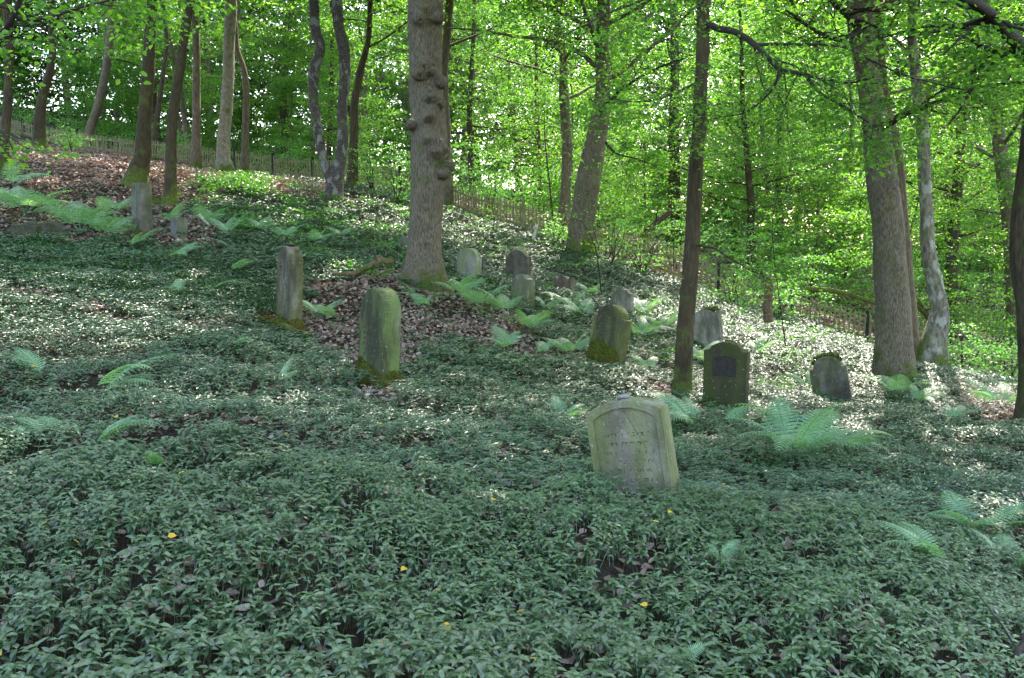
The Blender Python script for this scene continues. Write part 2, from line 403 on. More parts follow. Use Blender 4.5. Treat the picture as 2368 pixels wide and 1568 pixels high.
mb = MB(); rng = np.random.default_rng(5)
SPOTS = [(1484,1185,6.4,.36),(872,880,10.9,.3),(668,750,15,.3),(1398,846,15.2,.35),(1676,945,13,.3),(1928,940,16.3,.3),(1637,792,20,.3),(1083,652,21.5,.3),(1207,716,19.5,.3),(1303,688,24,.3),(1574,914,14,.25),(330,540,21,.3),(979,660,19,.5)]
SPW = [at(a, b, c) for a, b, c, d_ in SPOTS]
def vinca_mask(x, y, rng, base):
    for (a_, b_, c_, r_), w_ in zip(SPOTS, SPW):
        x = np.where(((x - w_[0])**2 + (y - w_[1] + .1)**2) < r_**2 * rng.uniform(.5, 1.1, len(x)), 999., x)
    lw = litter_w(x, y)
    cl = vnoise(x, y, .8, 21) * .6 + vnoise(x, y, .3, 22) * .4
    left = (x < -1.2 - .12 * y)                      # thinner stand on the near left bank
    p = base * np.where(cl < .28, .5, 1.0)
    p = p * np.where((cl < .42) & left & (y < 9), .45, 1.0)
    p = p * (1 - .93 * lw) 
    return (rng.random(len(x)) < p) & (x < 900) & ~beyond_fence(x, y)
x, y = scatter(430, -6, 6, 1.6, 6.2, rng); k = vinca_mask(x, y, rng, .9) & (vnoise(x, y, .22, 31) > .15)
vinca(mb, x[k], y[k], rng, VINCA, 8, .043, .12, mb)
x, y = scatter(360, -9, 9, 6.2, 11, rng); k = vinca_mask(x, y, rng, .85)
vinca(mb, x[k], y[k], rng, VINCA4, 8, .044, .12)
x, y = scatter(370, -15, 15, 11, 19, rng); k = vinca_mask(x, y, rng, .9)
vinca(mb, x[k], y[k], rng, VINCA4, 6, .058, .12, tl=.3)
x, y = scatter(230, -24, 24, 19, 38, rng); k = vinca_mask(x, y, rng, .9) & ~((x < -9) & (y > 26) & (vnoise(x, y, 2, 8) < .6))
vinca(mb, x[k], y[k], rng, VINCA4, 6, .078, .13, tl=.4)
# behind and beside the camera, thinner
x, y = scatter(25, -7, 7, -3, 1.6, rng, 9, 9); vinca(mb, x, y, rng, VINCA4, 6, .06, .1)
tag(mb.build('periwinkle_ground_cover', M['vinca']), 'low dark glossy periwinkle carpet covering the hillside around the gravestones', 'ground cover', kind='stuff')

# ------------------------------------------------------------------ leaf litter
mb = MB(); rng = np.random.default_rng(6)
def litter(mb, x, y, rng, size, lift=.03):
    N = len(x); z = H(x, y) + rng.uniform(.003, lift, N)
    az = rng.uniform(0, 2*PI, N); el = rng.normal(0, .35, N)
    d = np.stack([np.cos(az)*np.cos(el), np.sin(az)*np.cos(el), np.sin(el)], -1)
    up = np.stack([rng.normal(0,.5,N), rng.normal(0,.5,N), np.ones(N)], -1)
    tv = LEAF6[0].copy(); tv[:, 2] = np.array([0,.12,.1,.02,.1,.12,0]); tv[:, 0] *= 1.25
    s = size * rng.uniform(.6, 1.3, N)
    stamp(mb, tv, LEAF6[1], np.stack([x, y, z], -1) - d * s[:, None] * .5, frames(d, up), s, np.clip(rng.beta(2, 2, N) * .98, 0, .97) * np.ones(N) + (rng.random(N) < .02) * .03)
x, y = scatter(420, -7, 7, 1.8, 8, rng); k = rng.random(len(x)) < np.where(litter_w(x, y) > 0, 1, .22); litter(mb, x[k], y[k], rng, .06)
x, y = scatter(300, -15, 15, 8, 18, rng); k = rng.random(len(x)) < np.where(litter_w(x, y) > 0, 1, .05); litter(mb, x[k], y[k], rng, .075, .05)
x, y = scatter(170, -24, 24, 18, 34, rng); k = rng.random(len(x)) < np.where(litter_w(x, y) > 0, 1, .0); litter(mb, x[k], y[k], rng, .095, .05)
x, y = scatter(80, -44, 34, 30, 62, rng); k = (litter_w(x, y) > 0); litter(mb, x[k], y[k], rng, .13, .1)
tag(mb.build('leaf_litter', M['litter']), 'dry brown fallen leaves lying over the bare parts of the slope', 'leaf litter', kind='stuff')

# single yellow leaves lying on the carpet
rng = np.random.default_rng(61)
YL = [(1495,1462,'largest yellow leaf on the carpet near the bottom edge'),(940,1372,'curled orange-brown leaf on the carpet below the mossy green stone'),(275,998,'small yellow leaf on the carpet above the left fern'),
      (75,872,'small yellow leaf on the carpet beside the far left fern'),(1138,1202,'small yellow leaf on the carpet left of the big tilted stone'),(1550,1225,'pale yellow leaf on the carpet under the big tilted stone'),
      (1043,1518,'yellow leaf on the carpet at the bottom edge'),(1672,1150,'orange leaf on the carpet right of the big tilted stone'),(390,1305,'small orange leaf on the lower left carpet')]
for X, Y, lab in YL:
    p = hit(X, Y + 14); mb = MB(); P = p + np.array([0,0,.16])
    az = rng.uniform(0, 2*PI); s = .042
    d = np.array([[math.cos(az), math.sin(az), .1]]); u = np.array([[.1,-.5,1.]])
    tv = LEAF6[0] * np.array([1.5,1,1.6])
    stamp(mb, tv, LEAF6[1], P[None], frames(d, u), np.array([s]), np.array([rng.random()]))
    o = mb.build('fallen_leaf', M['yellow'], origin=P); tag(o, lab, 'leaf', 'fallen yellow leaves on the carpet')

# ------------------------------------------------------------------ tubes / trunks
def tube(mb, path, rad, seg=10, rnd=.5, cap=True, ridge=0.0, seed=0, lumps=()):
    path = np.asarray(path, float); rad = np.asarray(rad, float); n_ = len(path)
    t = np.gradient(path, axis=0); t = norm(t)
    ref = np.array([1., 0, 0]) if abs(t[0][0]) < .8 else np.array([0, 1., 0])
    a = norm(np.cross(t, ref)); b = np.cross(t, a)
    th = np.arange(seg) * 2*PI/seg
    rr = rad[:, None] * np.ones((1, seg))
    if ridge > 0:
        L = np.concatenate([[0], np.cumsum(np.linalg.norm(np.diff(path, axis=0), axis=1))])
        rg = np.random.default_rng(seed)
        for q in range(7):
            kf = rg.integers(2, 4 + q * 2); zf = rg.uniform(.3, 2.5) * (1 + q*.4); ph = rg.uniform(0, 6.28); ph2 = rg.uniform(0, 6.28)
            rr = rr * (1 + ridge / (1 + q*.35) * np.sin(kf*th[None] + ph + 1.2*np.sin(L[:, None]*zf*.5 + ph2)) * np.sin(zf*L[:, None] + ph2))
    V = path[:, None] + rr[..., None] * (np.cos(th)[None, :, None] * a[:, None] + np.sin(th)[None, :, None] * b[:, None])
    for (lp, lr, la) in lumps:
        dd = V - np.asarray(lp); q = np.linalg.norm(dd, axis=-1)
        out = norm(V - path[:, None])
        V = V + out * (la * np.exp(-(q/lr)**2))[..., None]
    i = np.arange(n_ * seg).reshape(n_, seg); j = np.roll(i, -1, 1)
    mb.add(V.reshape(-1, 3), np.stack([i[:-1], j[:-1], j[1:], i[1:]], -1).reshape(-1, 4), rnd)
    if cap:
        c = np.array([path[-1]]); base = mb.n
        mb.v.append(c.astype(np.float32)); mb.n += 1
        top = i[-1] + (base - n_*seg); F = np.stack([top, np.roll(top, -1), np.full(seg, base)], -1)
        mb.f.append(F); mb.r.append(np.full(seg, rnd, np.float32))
def resample(path, rad, step):
    path = np.asarray(path, float); L = np.concatenate([[0], np.cumsum(np.linalg.norm(np.diff(path, axis=0), axis=1))])
    m = max(3, int(L[-1] / step)); s = np.linspace(0, L[-1], m)
    out = []
    # smooth via Catmull-like cubic
    def cub(v):
        d = np.gradient(v, L)
        k = np.clip(np.searchsorted(L, s, 'right') - 1, 0, len(L) - 2); h = L[k+1] - L[k]; u = (s - L[k]) / h
        return ((2*u**3-3*u**2+1)*v[k] + (u**3-2*u**2+u)*h*d[k] + (-2*u**3+3*u**2)*v[k+1] + (u**3-u**2)*h*d[k+1])
    P = np.stack([cub(path[:, i]) for i in range(3)], -1)
    return P, np.interp(s, L, rad)

def sprays(mb, cen, rad, per, leaf, rng, tmpl=LEAF4, tilt=.45, flat=.22, gaps=True, tone=None, droop=.25):
    """flattened sprays of leaves around each centre"""
    cen = np.asarray(cen, float); Mn = len(cen)
    if Mn == 0: return
    tn = rng.normal([0,0,1], .22, (Mn, 3)); tn = norm(tn)
    i = np.repeat(np.arange(Mn), per); N = len(i)
    rr = np.sqrt(rng.random(N)) * np.broadcast_to(rad, (Mn,))[i]; az = rng.uniform(0, 2*PI, N)
    # leaves follow a handful of twigs
    az = az + .35 * np.sin(az * 5 + i)
    off = np.stack([rr*np.cos(az), rr*np.sin(az), rng.normal(0, flat*.35, N) * rr - droop * rr**2], -1)
    nz = tn[i]; off[:, 2] -= (off[:, 0]*nz[:, 0] + off[:, 1]*nz[:, 1]) / np.maximum(nz[:, 2], .3)
    P = cen[i] + off
    d = np.stack([np.cos(az + rng.normal(0,.8,N)), np.sin(az + rng.normal(0,.8,N)), rng.normal(-.2,.35,N)], -1)
    up = nz + rng.normal(0, tilt, (N, 3))
    t = (rng.random(Mn) if tone is None else tone)
    r = np.clip(.7 * np.broadcast_to(t, (Mn,))[i] + .3 * rng.random(N), 0, 1)
    s = leaf * rng.uniform(.6, 1.25, N)
    k = sun_keep(P, rng) if gaps else np.ones(N, bool)
    # nothing may hang into the ground
    stamp(mb, *tmpl, P[k], frames(d, up)[k], s[k], r[k])

def limb(mb, p0, d0, length, r0, rng, seg=6, bend=.25, up=.1, r1=.25, steps=7):
    P = [np.array(p0, float)]; d = norm(np.array(d0, float))
    for k in range(steps):
        d = norm(d + rng.normal(0, bend, 3) * .45 + np.array([0, 0, up*.3])); P.append(P[-1] + d * length/steps)
    P = np.array(P); r = r0 * np.linspace(1, r1, len(P)); tube(mb, P, r, seg)
    return P

LM = []   # landmark trunks for labels: (X, phrase)
def make_tree(name, label, cat, px, D, mat, height=17, crown=None, leafmat='canopy', seg=18, ridge=.05, seed=1, flare=.35, lumps_px=(),
              group=None, extra=None, dY=0.0, pxs2=None, step=.16, crown_gaps=True, branches=True, lean_ext=0.0):
    rng = np.random.default_rng(seed)
    path = []; rad = []
    m_ = len(px)
    for k, (X, Y, w) in enumerate(px[::-1]):         # from base upward
        d = D + dY * k / max(1, m_ - 1)
        p = at(X, Y, d); path.append(p); rad.append(w / FPX * d * .5)
    path = np.array(path); rad = np.array(rad)
    gz_ = float(H(path[0, 0], path[0, 1]))
    if path[0, 2] > gz_ - .25:
        path = np.vstack([[path[0, 0], path[0, 1], gz_ - .3], path] if path[0, 2] > gz_ + .05 else [[path[0, 0], path[0, 1], gz_ - .3], path[1:]])
        if len(rad) < len(path): rad = np.concatenate([[rad[0] * 1.15], rad])
    base = np.array([path[0, 0], path[0, 1], gz_])
    topz = path[-1, 2]
    if topz < gz_ + height:
        d = norm(path[-1] - path[-2]); d = norm(d * .5 + np.array([0, 0, 1.])); p = path[-1].copy(); r = rad[-1]; left = gz_ + height - topz; ns = max(3, int(left / 1.6))
        for k in range(ns):
            d = norm(d + rng.normal(0, .07, 3) + np.array([0, 0, .1])); p = p + d * left/ns
            path = np.vstack([path, p]); rad = np.append(rad, r * (1 - .85 * (k+1)/ns))
    P, rr = resample(path, rad, step)
    hgt = P[:, 2] - gz_
    rr = rr * (1 + flare * np.exp(-np.maximum(hgt, 0) / .28))
    root = empty(name, base)
    tag(root, label, cat, group)
    tm = MB()
    lumps = [(at(X, Y, D - off), r, a) for X, Y, off, r, a in lumps_px]
    tube(tm, P, rr, seg, ridge=ridge, seed=seed, lumps=lumps)
    if pxs2:                                          # further stems of the same tree
        for st_ in pxs2:
            q = np.array([at(X, Y, D) for X, Y, w in st_[::-1]]); qr = np.array([w / FPX * D * .5 for X, Y, w in st_[::-1]])
            dd = norm(q[-1] - q[-2]); pp = q[-1].copy(); r0 = qr[-1]; left = max(1.0, gz_ + height - pp[2])
            for k in range(5):
                dd = norm(dd + rng.normal(0, .08, 3) + np.array([0, 0, .2])); pp = pp + dd * left/5; q = np.vstack([q, pp]); qr = np.append(qr, r0 * (1 - .17*(k+1)))
            q, qr = resample(q, qr, step); tube(tm, q, qr, seg, ridge=ridge, seed=seed + 3)
    # limbs and crown
    cm = MB(); cb, cr, nsp, leaf = crown or (8, 4.0, 150, .11)
    cen = []
    if nsp:
        nl = max(4, nsp // 14)
        for k in range(nl):
            hz = gz_ + cb + (height - cb) * (k + .5) / nl * .95
            i = int(np.argmin(abs(P[:, 2] - hz))); p0 = P[i]
            az = k * 2.4 + rng.normal(0, .4); f = 1 - .55 * ((hz - gz_ - cb) / max(1, height - cb))
            ln = cr * f * rng.uniform(.75, 1.15)
            pp = limb(tm, p0, (math.cos(az), math.sin(az), .45), ln, max(.02, rr[i] * .38), rng, 5)
            per = nsp // nl
            for q in range(per):
                j = rng.integers(2, len(pp)); c = pp[j] + rng.normal(0, ln * .17, 3) * np.array([1, 1, .6])
                cen.append(c)
    tr = tm.build('trunk', M[mat], root, base, smooth=True)
    if cen:
        cen = np.array(cen)
        _, py_ = project(cen); hi = py_ < -90
        sprays(cm, cen[~hi], rng.uniform(.55, .95, (~hi).sum()) * (leaf / .11) ** .5, 46, leaf, rng, gaps=crown_gaps, tilt=.7)
        hc = cen[hi]; hc = np.vstack([hc, hc + rng.normal(0, .9, hc.shape)]) if hi.sum() and D > 24 else hc  # crown above the view gets oversized, partly doubled leaves to block sun
        if len(hc): sprays(cm, hc, rng.uniform(.8, 1.35, len(hc)), 62, .2, rng, gaps=crown_gaps)
        if 0: sprays(cm, cen[hi], rng.uniform(.8, 1.35, hi.sum()), 72, .2, rng, gaps=crown_gaps)
    if extra: extra(cm, tm, root, base, rng)
    if cm.n: cm.build('crown', M[leafmat], root, base)
    return root, P, rr

def px_path(lst): return np.array([at(*q) for q in lst])
def near_branch(root, base, lst, r0, r1, rng, spr=None, leafsz=.07, lm='beech', twig='branch', subs=3, sublen=.9, per=26, srad=.4, subs_from=.25):
    """a limb drawn in space with side twigs and leaf sprays"""
    b = MB(); q = px_path(lst); Ls = np.linalg.norm(np.diff(q, axis=0), axis=1).sum()
    P, r = resample(q, np.linspace(r0, r1, len(q)), .12)
    P = P + np.cumsum(rng.normal(0, .006, P.shape), axis=0) * np.linspace(0, 1, len(P))[:, None]
    tube(b, P, r, 7)
    cen = []
    for k in range(subs):
        i = int(len(P) * rng.uniform(subs_from, .97)); az = rng.uniform(0, 2*PI)
        t = norm(P[min(i+1, len(P)-1)] - P[i-1])
        d = norm(t * .8 + np.array([math.cos(az), math.sin(az)*.7, rng.normal(-.1, .35)]))
        pp = limb(b, P[i], d, sublen * rng.uniform(.5, 1.2), max(.004, r[i]*.4), rng, 4, bend=.35, up=-.12, r1=.3)
        for j in (3, 5, 7): cen.append(pp[j])
        for s_ in range(2):
            a2 = rng.uniform(0, 2*PI); p2 = limb(b, pp[rng.integers(2, 6)], d + np.array([math.cos(a2), math.sin(a2), rng.normal(-.1,.3)]), sublen*.45, max(.003, r[i]*.2), rng, 3, bend=.4, up=-.1, steps=4)
            cen.append(p2[-1]); cen.append(p2[2])
    bo = b.build(twig, M['twig'], root, base, smooth=True)
    f = MB(); cen = np.array(cen)
    if spr: cen = np.vstack([cen, np.array([at(*s_) for s_ in spr])])
    sprays(f, cen, srad * rng.uniform(.7, 1.4, len(cen)), max(8, int(per*.5)), leafsz, rng, tmpl=LEAF6, gaps=True, tone=rng.random(len(cen)))
    f.build('leaves', M[lm], bo, base)
    return bo

exec_trees = []
# ------------------------------------------------------------------ named trees, traced left to right
def T(name, label, px, D, mat, LX=None, phrase=None, **kw):
    if phrase: LM.append((LX, phrase))
    return make_tree(name, label, 'tree', px, D, mat, **kw)

T('tree', 'dark straight tree trunk cut by the left edge above the leaf litter', [(15,0,22),(22,92,18),(20,165,18),(15,275,20),(8,350,22),(5,385,26)], 28, 'bark_dark', 15, 'left edge tree', seed=2, crown=(6.5,4,150,.11))
T('tree', 'short-looking trunk with mossy foot at the top of the leaf litter slope', [(118,0,16),(118,150,16),(96,240,22),(92,312,28),(95,348,32)], 45, 'bark_horn', 95, 'mossy-footed tree', seed=3, crown=(6,4,160,.13))
T('tree', 'grey trunk leaning right just behind the left part of the fence', [(255,0,15),(257,55,17),(244,165,18),(228,240,18),(205,320,20)], 55, 'bark_grey', 225, 'leaning grey tree', seed=4, crown=(7,4,160,.14))
T('tree', 'brown trunk whose mossy foot sweeps left beside a tall narrow gravestone', [(352,0,22),(347,80,24),(343,165,28),(333,294,32),(328,367,37),(318,405,48),(305,425,70)], 28, 'bark_horn', 335, 'mossy sweeping-foot tree', seed=5, crown=(7,4.5,170,.11), ridge=.03, flare=.1)
T('tree', 'brown trunk leaning right, standing just right of the tall narrow gravestone', [(438,0,22),(430,55,21),(415,165,21),(397,294,22),(395,386,25),(393,478,32)], 26, 'bark_horn', 405, 'leaning brown tree', seed=6, crown=(7,4,160,.11), ridge=.03)
T('tree', 'slender red-brown trunk between the leaning brown and the pale grey trunk', [(448,0,13),(454,110,15),(454,220,18),(454,312,20),(452,408,24)], 37, 'bark_grey', 454, 'slender red-brown tree', seed=7, crown=(7,4,150,.12))
T('tree', 'pale grey knotty trunk in front of the black fence posts', [(533,0,26),(529,110,25),(526,220,26),(518,312,28),(515,402,36)], 38, 'bark_pale', 525, 'pale grey tree', seed=8, crown=(8,4.5,170,.12), ridge=.03,
  lumps_px=[(520,120,.3,.15,.05),(530,180,.3,.12,.05),(515,250,.3,.12,.05),(535,395,.2,.35,.25)])
T('tree', 'thin curved trunk just right of the pale grey trunk', [(545,60,9),(550,120,11),(562,155,13),(569,206,14),(568,275,15),(566,367,16),(566,403,19)], 40, 'bark_grey', 566, 'thin curved tree', seed=9, crown=(8,3.5,120,.12))
T('tree', 'thin dark trunk half hidden behind the sweeping-foot trunk', [(385,100,10),(378,165,10),(368,240,11),(357,340,14)], 50, 'bark_dark', None, None, seed=10, crown=(6,3.5,140,.13))
T('twin_tree', 'two wavy dark stems rising from one black stump-like base', [(778,0,26),(783,55,24),(794,110,26),(798,165,24),(791,257,22),(793,312,26),(787,367,26),(778,404,34),(772,466,40)], 30, 'bark_cherry', 765, 'dark twin-stemmed tree',
  seed=11, crown=(7.5,4.5,170,.11), ridge=.06, flare=.12, pxs2=[[(726,8,22),(730,73,23),(741,110,22),(727,158,23),(724,220,21),(734,294,20),(747,367,20),(762,415,20),(770,450,22)]], step=.1)
T('tree', 'dark trunk standing close behind the twin-stemmed tree', [(850,100,12),(833,165,16),(820,239,18),(818,330,20),(813,441,26)], 36, 'bark_dark', None, None, seed=12, crown=(5,4.5,170,.12))

# the big burled tree
lum = [(985,20,.35,.25,.1),(970,45,.35,.12,.09),(1010,40,.33,.12,.08),(982,150,.36,.13,.10),(968,172,.36,.12,.11),(995,165,.36,.10,.08),(1018,190,.2,.12,.05),(996,225,.36,.12,.10),(1002,255,.36,.1,.09),(992,270,.38,.12,.12),
       (1018,240,.25,.1,.05),(990,320,.38,.13,.10),(1014,330,.3,.1,.07),(1020,345,.25,.11,.09),(1005,350,.33,.13,.10),(1028,385,.1,.14,.05),(1025,400,.2,.1,.05),(952,290,.3,.1,.04),(985,480,.38,.06,.05),(980,522,.38,.06,.04),(985,560,.36,.06,.05)]
lum = [(a_, b_, c_, d_ * 1.0, e_ * 2.0) for a_, b_, c_, d_, e_ in lum]
lum += [(a_ - 3, b_ + 12, c_, .06, -.07) for a_, b_, c_, d_, e_ in lum[3:14]]
lum += [(948,75,.2,.08,.04),(1012,72,.3,.08,.05),(975,545,.4,.05,.03),(998,430,.35,.06,.03)]
def scar(cm, tm, root, base, rng):
    for a_, b_, c_, d_, e_ in lum[:18]:
        c = at(a_, b_, 19 - min(c_, .36)); bb = MB(); k_ = rng.uniform(1.1, 1.7)
        th = np.linspace(0, 2*PI, 14, endpoint=False); rows = [np.stack([np.cos(th)*math.sin(q), np.sin(th)*math.sin(q), np.full(14, math.cos(q))], -1) for q in np.linspace(0, PI, 9)]
        V = np.array(rows).reshape(-1, 3); V = V * (1 + .16*np.sin(V[:, :1]*7 + a_) * np.cos(V[:, 2:]*6) + rng.normal(0, .05, (126, 1)))
        i = np.arange(126).reshape(9, 14); j = np.roll(i, -1, 1); F = np.stack([i[:-1], i[1:], j[1:], j[:-1]], -1).reshape(-1, 4)
        bb.add(c + V * np.array([d_*.95, .12, d_*.8]) * k_, F)
        kn = bb.build('burl', M['bark_oak'], root, base, smooth=True)
        if rng.random() < .6:
            hb = MB(); hb.add(c + np.array([rng.normal(0, .02), -.1*k_, -.035]) + V * np.array([d_*.4, .035, d_*.3]), F); hb.build('hollow', M['bark_dark'], kn, base, smooth=True)  # dark bark blob on the burl front, standing in for shade in a pit
    for X, Y, o_, s_ in ((1018,327,.43,.055),(951,281,.33,.06)):
        b = MB(); c = at(X, Y, 19 - o_); th = np.linspace(0, 2*PI, 14, endpoint=False)
        ring = lambda r, y_: np.stack([c[0] + r*np.cos(th), np.full(14, c[1] + y_), c[2] + r*1.25*np.sin(th)], -1)
        V = np.vstack([ring(s_*1.15, .12), ring(s_, 0), ring(s_*.75, .012)]); i = np.arange(42).reshape(3, 14); j = np.roll(i, -1, 1)
        b.add(V, np.stack([i[:-1], j[:-1], j[1:], i[1:]], -1).reshape(-1, 4)); b.f.append(i[-1][None]); b.r.append(np.array([.5], np.float32))
        b.build('branch_scar', M['cut'], root, base)
T('burled_tree', 'thick grey ridged trunk covered in burls in the middle of the hillside', [(984,-60,80),(984,0,80),(982,73,77),(984,147,74),(986,220,74),(990,275,79),(992,330,84),(990,386,80),(987,441,77),(983,514,73),(981,576,79),(979,625,94),(978,662,112)],
  19, 'bark_oak', 985, 'big burled tree', seed=13, crown=(8.5,7,520,.1), ridge=.03, seg=110, step=.03, flare=.18, lumps_px=lum, extra=scar, height=19)

T('tree', 'smooth grey trunk partly hidden behind the burled trunk', [(1040,0,18),(1034,80,18),(1028,165,16),(1032,270,16),(1033,400,20),(1035,480,30)], 36, 'bark_grey', None, None, seed=14, crown=(6,4.5,190,.12))
T('tree', 'slim knobbly grey trunk left of the thick leaning trunk by the fence', [(1290,60,14),(1303,150,18),(1303,202,22),(1307,276,22),(1311,349,24),(1307,441,24),(1303,505,26)], 36, 'bark_grey', 1305, 'slim knobbly tree', seed=15, crown=(5,5,230,.12),
  lumps_px=[(1320,335,.2,.15,.12),(1300,320,.3,.12,.08)])
def leanbr(cm, tm, root, base, rng):
    near_branch(root, base, [(1388,258,30.6),(1408,238,30),(1430,215,29.5),(1465,190,29),(1520,160,28.5),(1580,140,28)], .09, .02, rng, subs=6, sublen=2.2, leafsz=.1, per=50, srad=.8)
    near_branch(root, base, [(1400,330,30.6),(1425,355,30),(1460,365,29.5),(1520,385,29)], .05, .012, rng, subs=4, sublen=1.6, leafsz=.1, per=50, srad=.7)
T('leaning_tree', 'thick grey trunk leaning right with knots beside the fence', [(1396,0,28),(1392,100,30),(1394,206,35),(1386,276,42),(1372,349,50),(1360,423,56),(1350,500,58),(1345,550,64)], 31, 'bark_grey', 1370, 'thick leaning tree', seed=16, flare=.05,
  crown=(5.5,6,420,.11), seg=36, step=.09, ridge=.05, lumps_px=[(1356,425,.6,.28,.2),(1390,360,.5,.2,.14),(1340,340,.3,.2,.12),(1395,285,.3,.2,.1)], extra=leanbr, height=18)

def nearbr(cm, tm, root, base, rng):
    near_branch(root, base, [(1630,52,14),(1665,68,13.6),(1700,74,13.2),(1745,105,12.8),(1772,132,12.5),(1800,160,12.2),(1850,172,11.9),(1900,182,11.6),(1960,190,11.3),(2020,178,11)], .055, .012, rng,
                spr=[(1900,60,12),(1750,60,13),(1850,120,11.5),(1950,140,11),(2000,100,11.5),(1820,230,11.5)], subs=16, sublen=1.1, subs_from=.35, leafsz=.065, per=34, srad=.42)
    near_branch(root, base, [(1748,104,12.8),(1800,102,12.6),(1850,104,12.3),(1905,104,12),(1955,112,11.7),(2000,135,11.4),(2080,170,11),(2160,195,10.6),(2230,208,10.3)], .025, .007, rng, subs=14, sublen=1.0, leafsz=.065, per=34, srad=.42)
    near_branch(root, base, [(1802,160,12.2),(1795,190,12.1),(1770,225,12),(1735,255,12.1),(1690,270,12.2),(1645,278,12.4)], .022, .006, rng, subs=9, sublen=.9, leafsz=.065, per=30, srad=.4)
    near_branch(root, base, [(1868,184,11.8),(1895,215,11.5),(1935,240,11.3),(1985,272,11.1),(2030,305,10.9)], .022, .006, rng, subs=10, sublen=.9, leafsz=.065, per=32, srad=.4)
    near_branch(root, base, [(1615,568,13.9),(1650,575,13.5),(1690,600,13.1),(1730,625,12.8),(1780,650,12.6)], .016, .005, rng, subs=7, sublen=.8, leafsz=.06, per=20, srad=.32)
    near_branch(root, base, [(1608,246,14),(1590,262,13.8),(1588,300,13.6),(1602,360,13.4)], .012, .004, rng, subs=3, sublen=.6, leafsz=.06, per=14, srad=.3)
    near_branch(root, base, [(1612,190,14),(1560,215,13.5),(1500,235,13),(1440,240,12.6),(1380,225,12.2)], .02, .005, rng, subs=12, sublen=1.1, leafsz=.065, per=36, srad=.45)
    near_branch(root, base, [(1625,-60,14),(1560,-40,13),(1480,0,12),(1400,30,11.3),(1320,70,10.8)], .03, .006, rng, subs=14, sublen=1.2, leafsz=.065, per=38, srad=.45, spr=[(1150,60,11),(1230,40,11),(1200,120,12)])
T('slim_tree', 'slim dark olive-brown trunk standing beside the dark round-topped gravestone', [(1625,-60,28),(1625,0,29),(1625,73,29),(1623,147,28),(1619,220,30),(1617,294,31),(1610,367,32),(1604,478,34),(1599,576,36),(1591,680,37),(1584,760,39),(1580,833,41),(1575,914,46)],
  14, 'bark_horn', 1605, 'slim near tree', seed=17, crown=(7.5,5.5,400,.085), ridge=.02, seg=28, step=.08, flare=.15, extra=nearbr, height=14, lumps_px=[(1632,118,.05,.06,.05),(1612,325,.2,.06,.04),(1628,300,.05,.04,.04)])
LM.append((1605, 'slim near tree')) if False else None

def rightbr(cm, tm, root, base, rng):
    near_branch(root, base, [(2052,290,18.8),(2075,272,18.3),(2105,258,17.8),(2150,242,17.2),(2220,215,16.5),(2300,196,15.8),(2400,182,15)], .085, .02, rng, subs=20, sublen=1.6, leafsz=.08, per=42, srad=.55,
                spr=[(2100,200,17),(2160,150,16),(2230,120,16),(2030,240,17),(1990,300,17.5),(2010,350,17.8),(2040,330,17.8)])
    near_branch(root, base, [(1990,70,19),(1965,40,18.5),(1930,10,18),(1900,-20,17.6)], .09, .05, rng, subs=5, sublen=1.6, leafsz=.08, per=40, srad=.5)
    near_branch(root, base, [(2000,60,18.8),(1930,90,18),(1870,60,17.5),(1820,20,17)], .06, .02, rng, subs=9, sublen=1.6, leafsz=.08, per=40, srad=.5)
T('oak_tree', 'very thick ridged trunk at the right with a forked bough and sucker leaves', [(1990,-60,60),(1990,0,60),(1990,40,58),(1995,110,50),(2008,185,50),(2025,290,56),(2034,367,66),(2041,441,68),(2052,515,69),(2056,576,70),(2062,680,75),(2066,780,82),(2068,874,96)],
  19, 'bark_oak', 2060, 'thick right-hand tree', seed=18, crown=(7.5,7,520,.1), ridge=.03, seg=56, step=.06, flare=.15, extra=rightbr, height=19,
  lumps_px=[(2068,418,.3,.12,.1),(2062,440,.35,.15,.08),(2095,450,.1,.15,.03),(2080,620,.3,.15,.05)])
T('tree', 'grey trunk close behind the thick right-hand oak trunk', [(2030,0,22),(2032,100,20),(2050,250,22),(2072,350,25),(2085,500,28),(2096,640,30),(2105,760,36)], 23, 'bark_grey', None, None, seed=19, crown=(6.5,4.5,200,.1))
T('birch_like_tree', 'patchy pale trunk with a swollen mossy base right of the thick trunk', [(2109,0,19),(2108,92,20),(2128,257,26),(2135,330,28),(2137,404,27),(2141,478,28),(2145,576,31),(2162,660,36),(2172,720,40),(2160,790,56),(2150,860,84)],
  22, 'bark_birch', 2145, 'patchy pale tree', seed=20, crown=(6.5,5,240,.1), ridge=.04, seg=28, step=.09, lumps_px=[(2130,800,.3,.3,.15),(2150,430,.2,.1,.06)])
T('tree', 'smooth brown trunk leaning left near the right edge above white-lit shrubs', [(2285,100,22),(2295,200,25),(2301,257,27),(2310,330,29),(2319,404,31),(2330,480,32),(2340,600,34),(2345,720,36)], 33, 'bark_grey', 2315, 'smooth leaning tree', seed=21, crown=(6.5,5,240,.12), ridge=.02)
def edgebr(cm, tm, root, base, rng):
    near_branch(root, base, [(2400,150,12),(2367,112,11),(2335,88,10.5),(2300,55,10),(2262,20,9.6),(2215,-5,9.2),(2150,-40,9)], .1, .035, rng, subs=16, sublen=1.2, leafsz=.075, per=30, srad=.42, subs_from=.1,
                spr=[(2330,60,10),(2280,150,10),(2350,180,10)])
    near_branch(root, base, [(2410,170,12.5),(2367,130,11.5),(2300,120,11),(2240,90,10.5),(2180,80,10)], .05, .012, rng, subs=12, sublen=1.0, leafsz=.075, per=30, srad=.42)
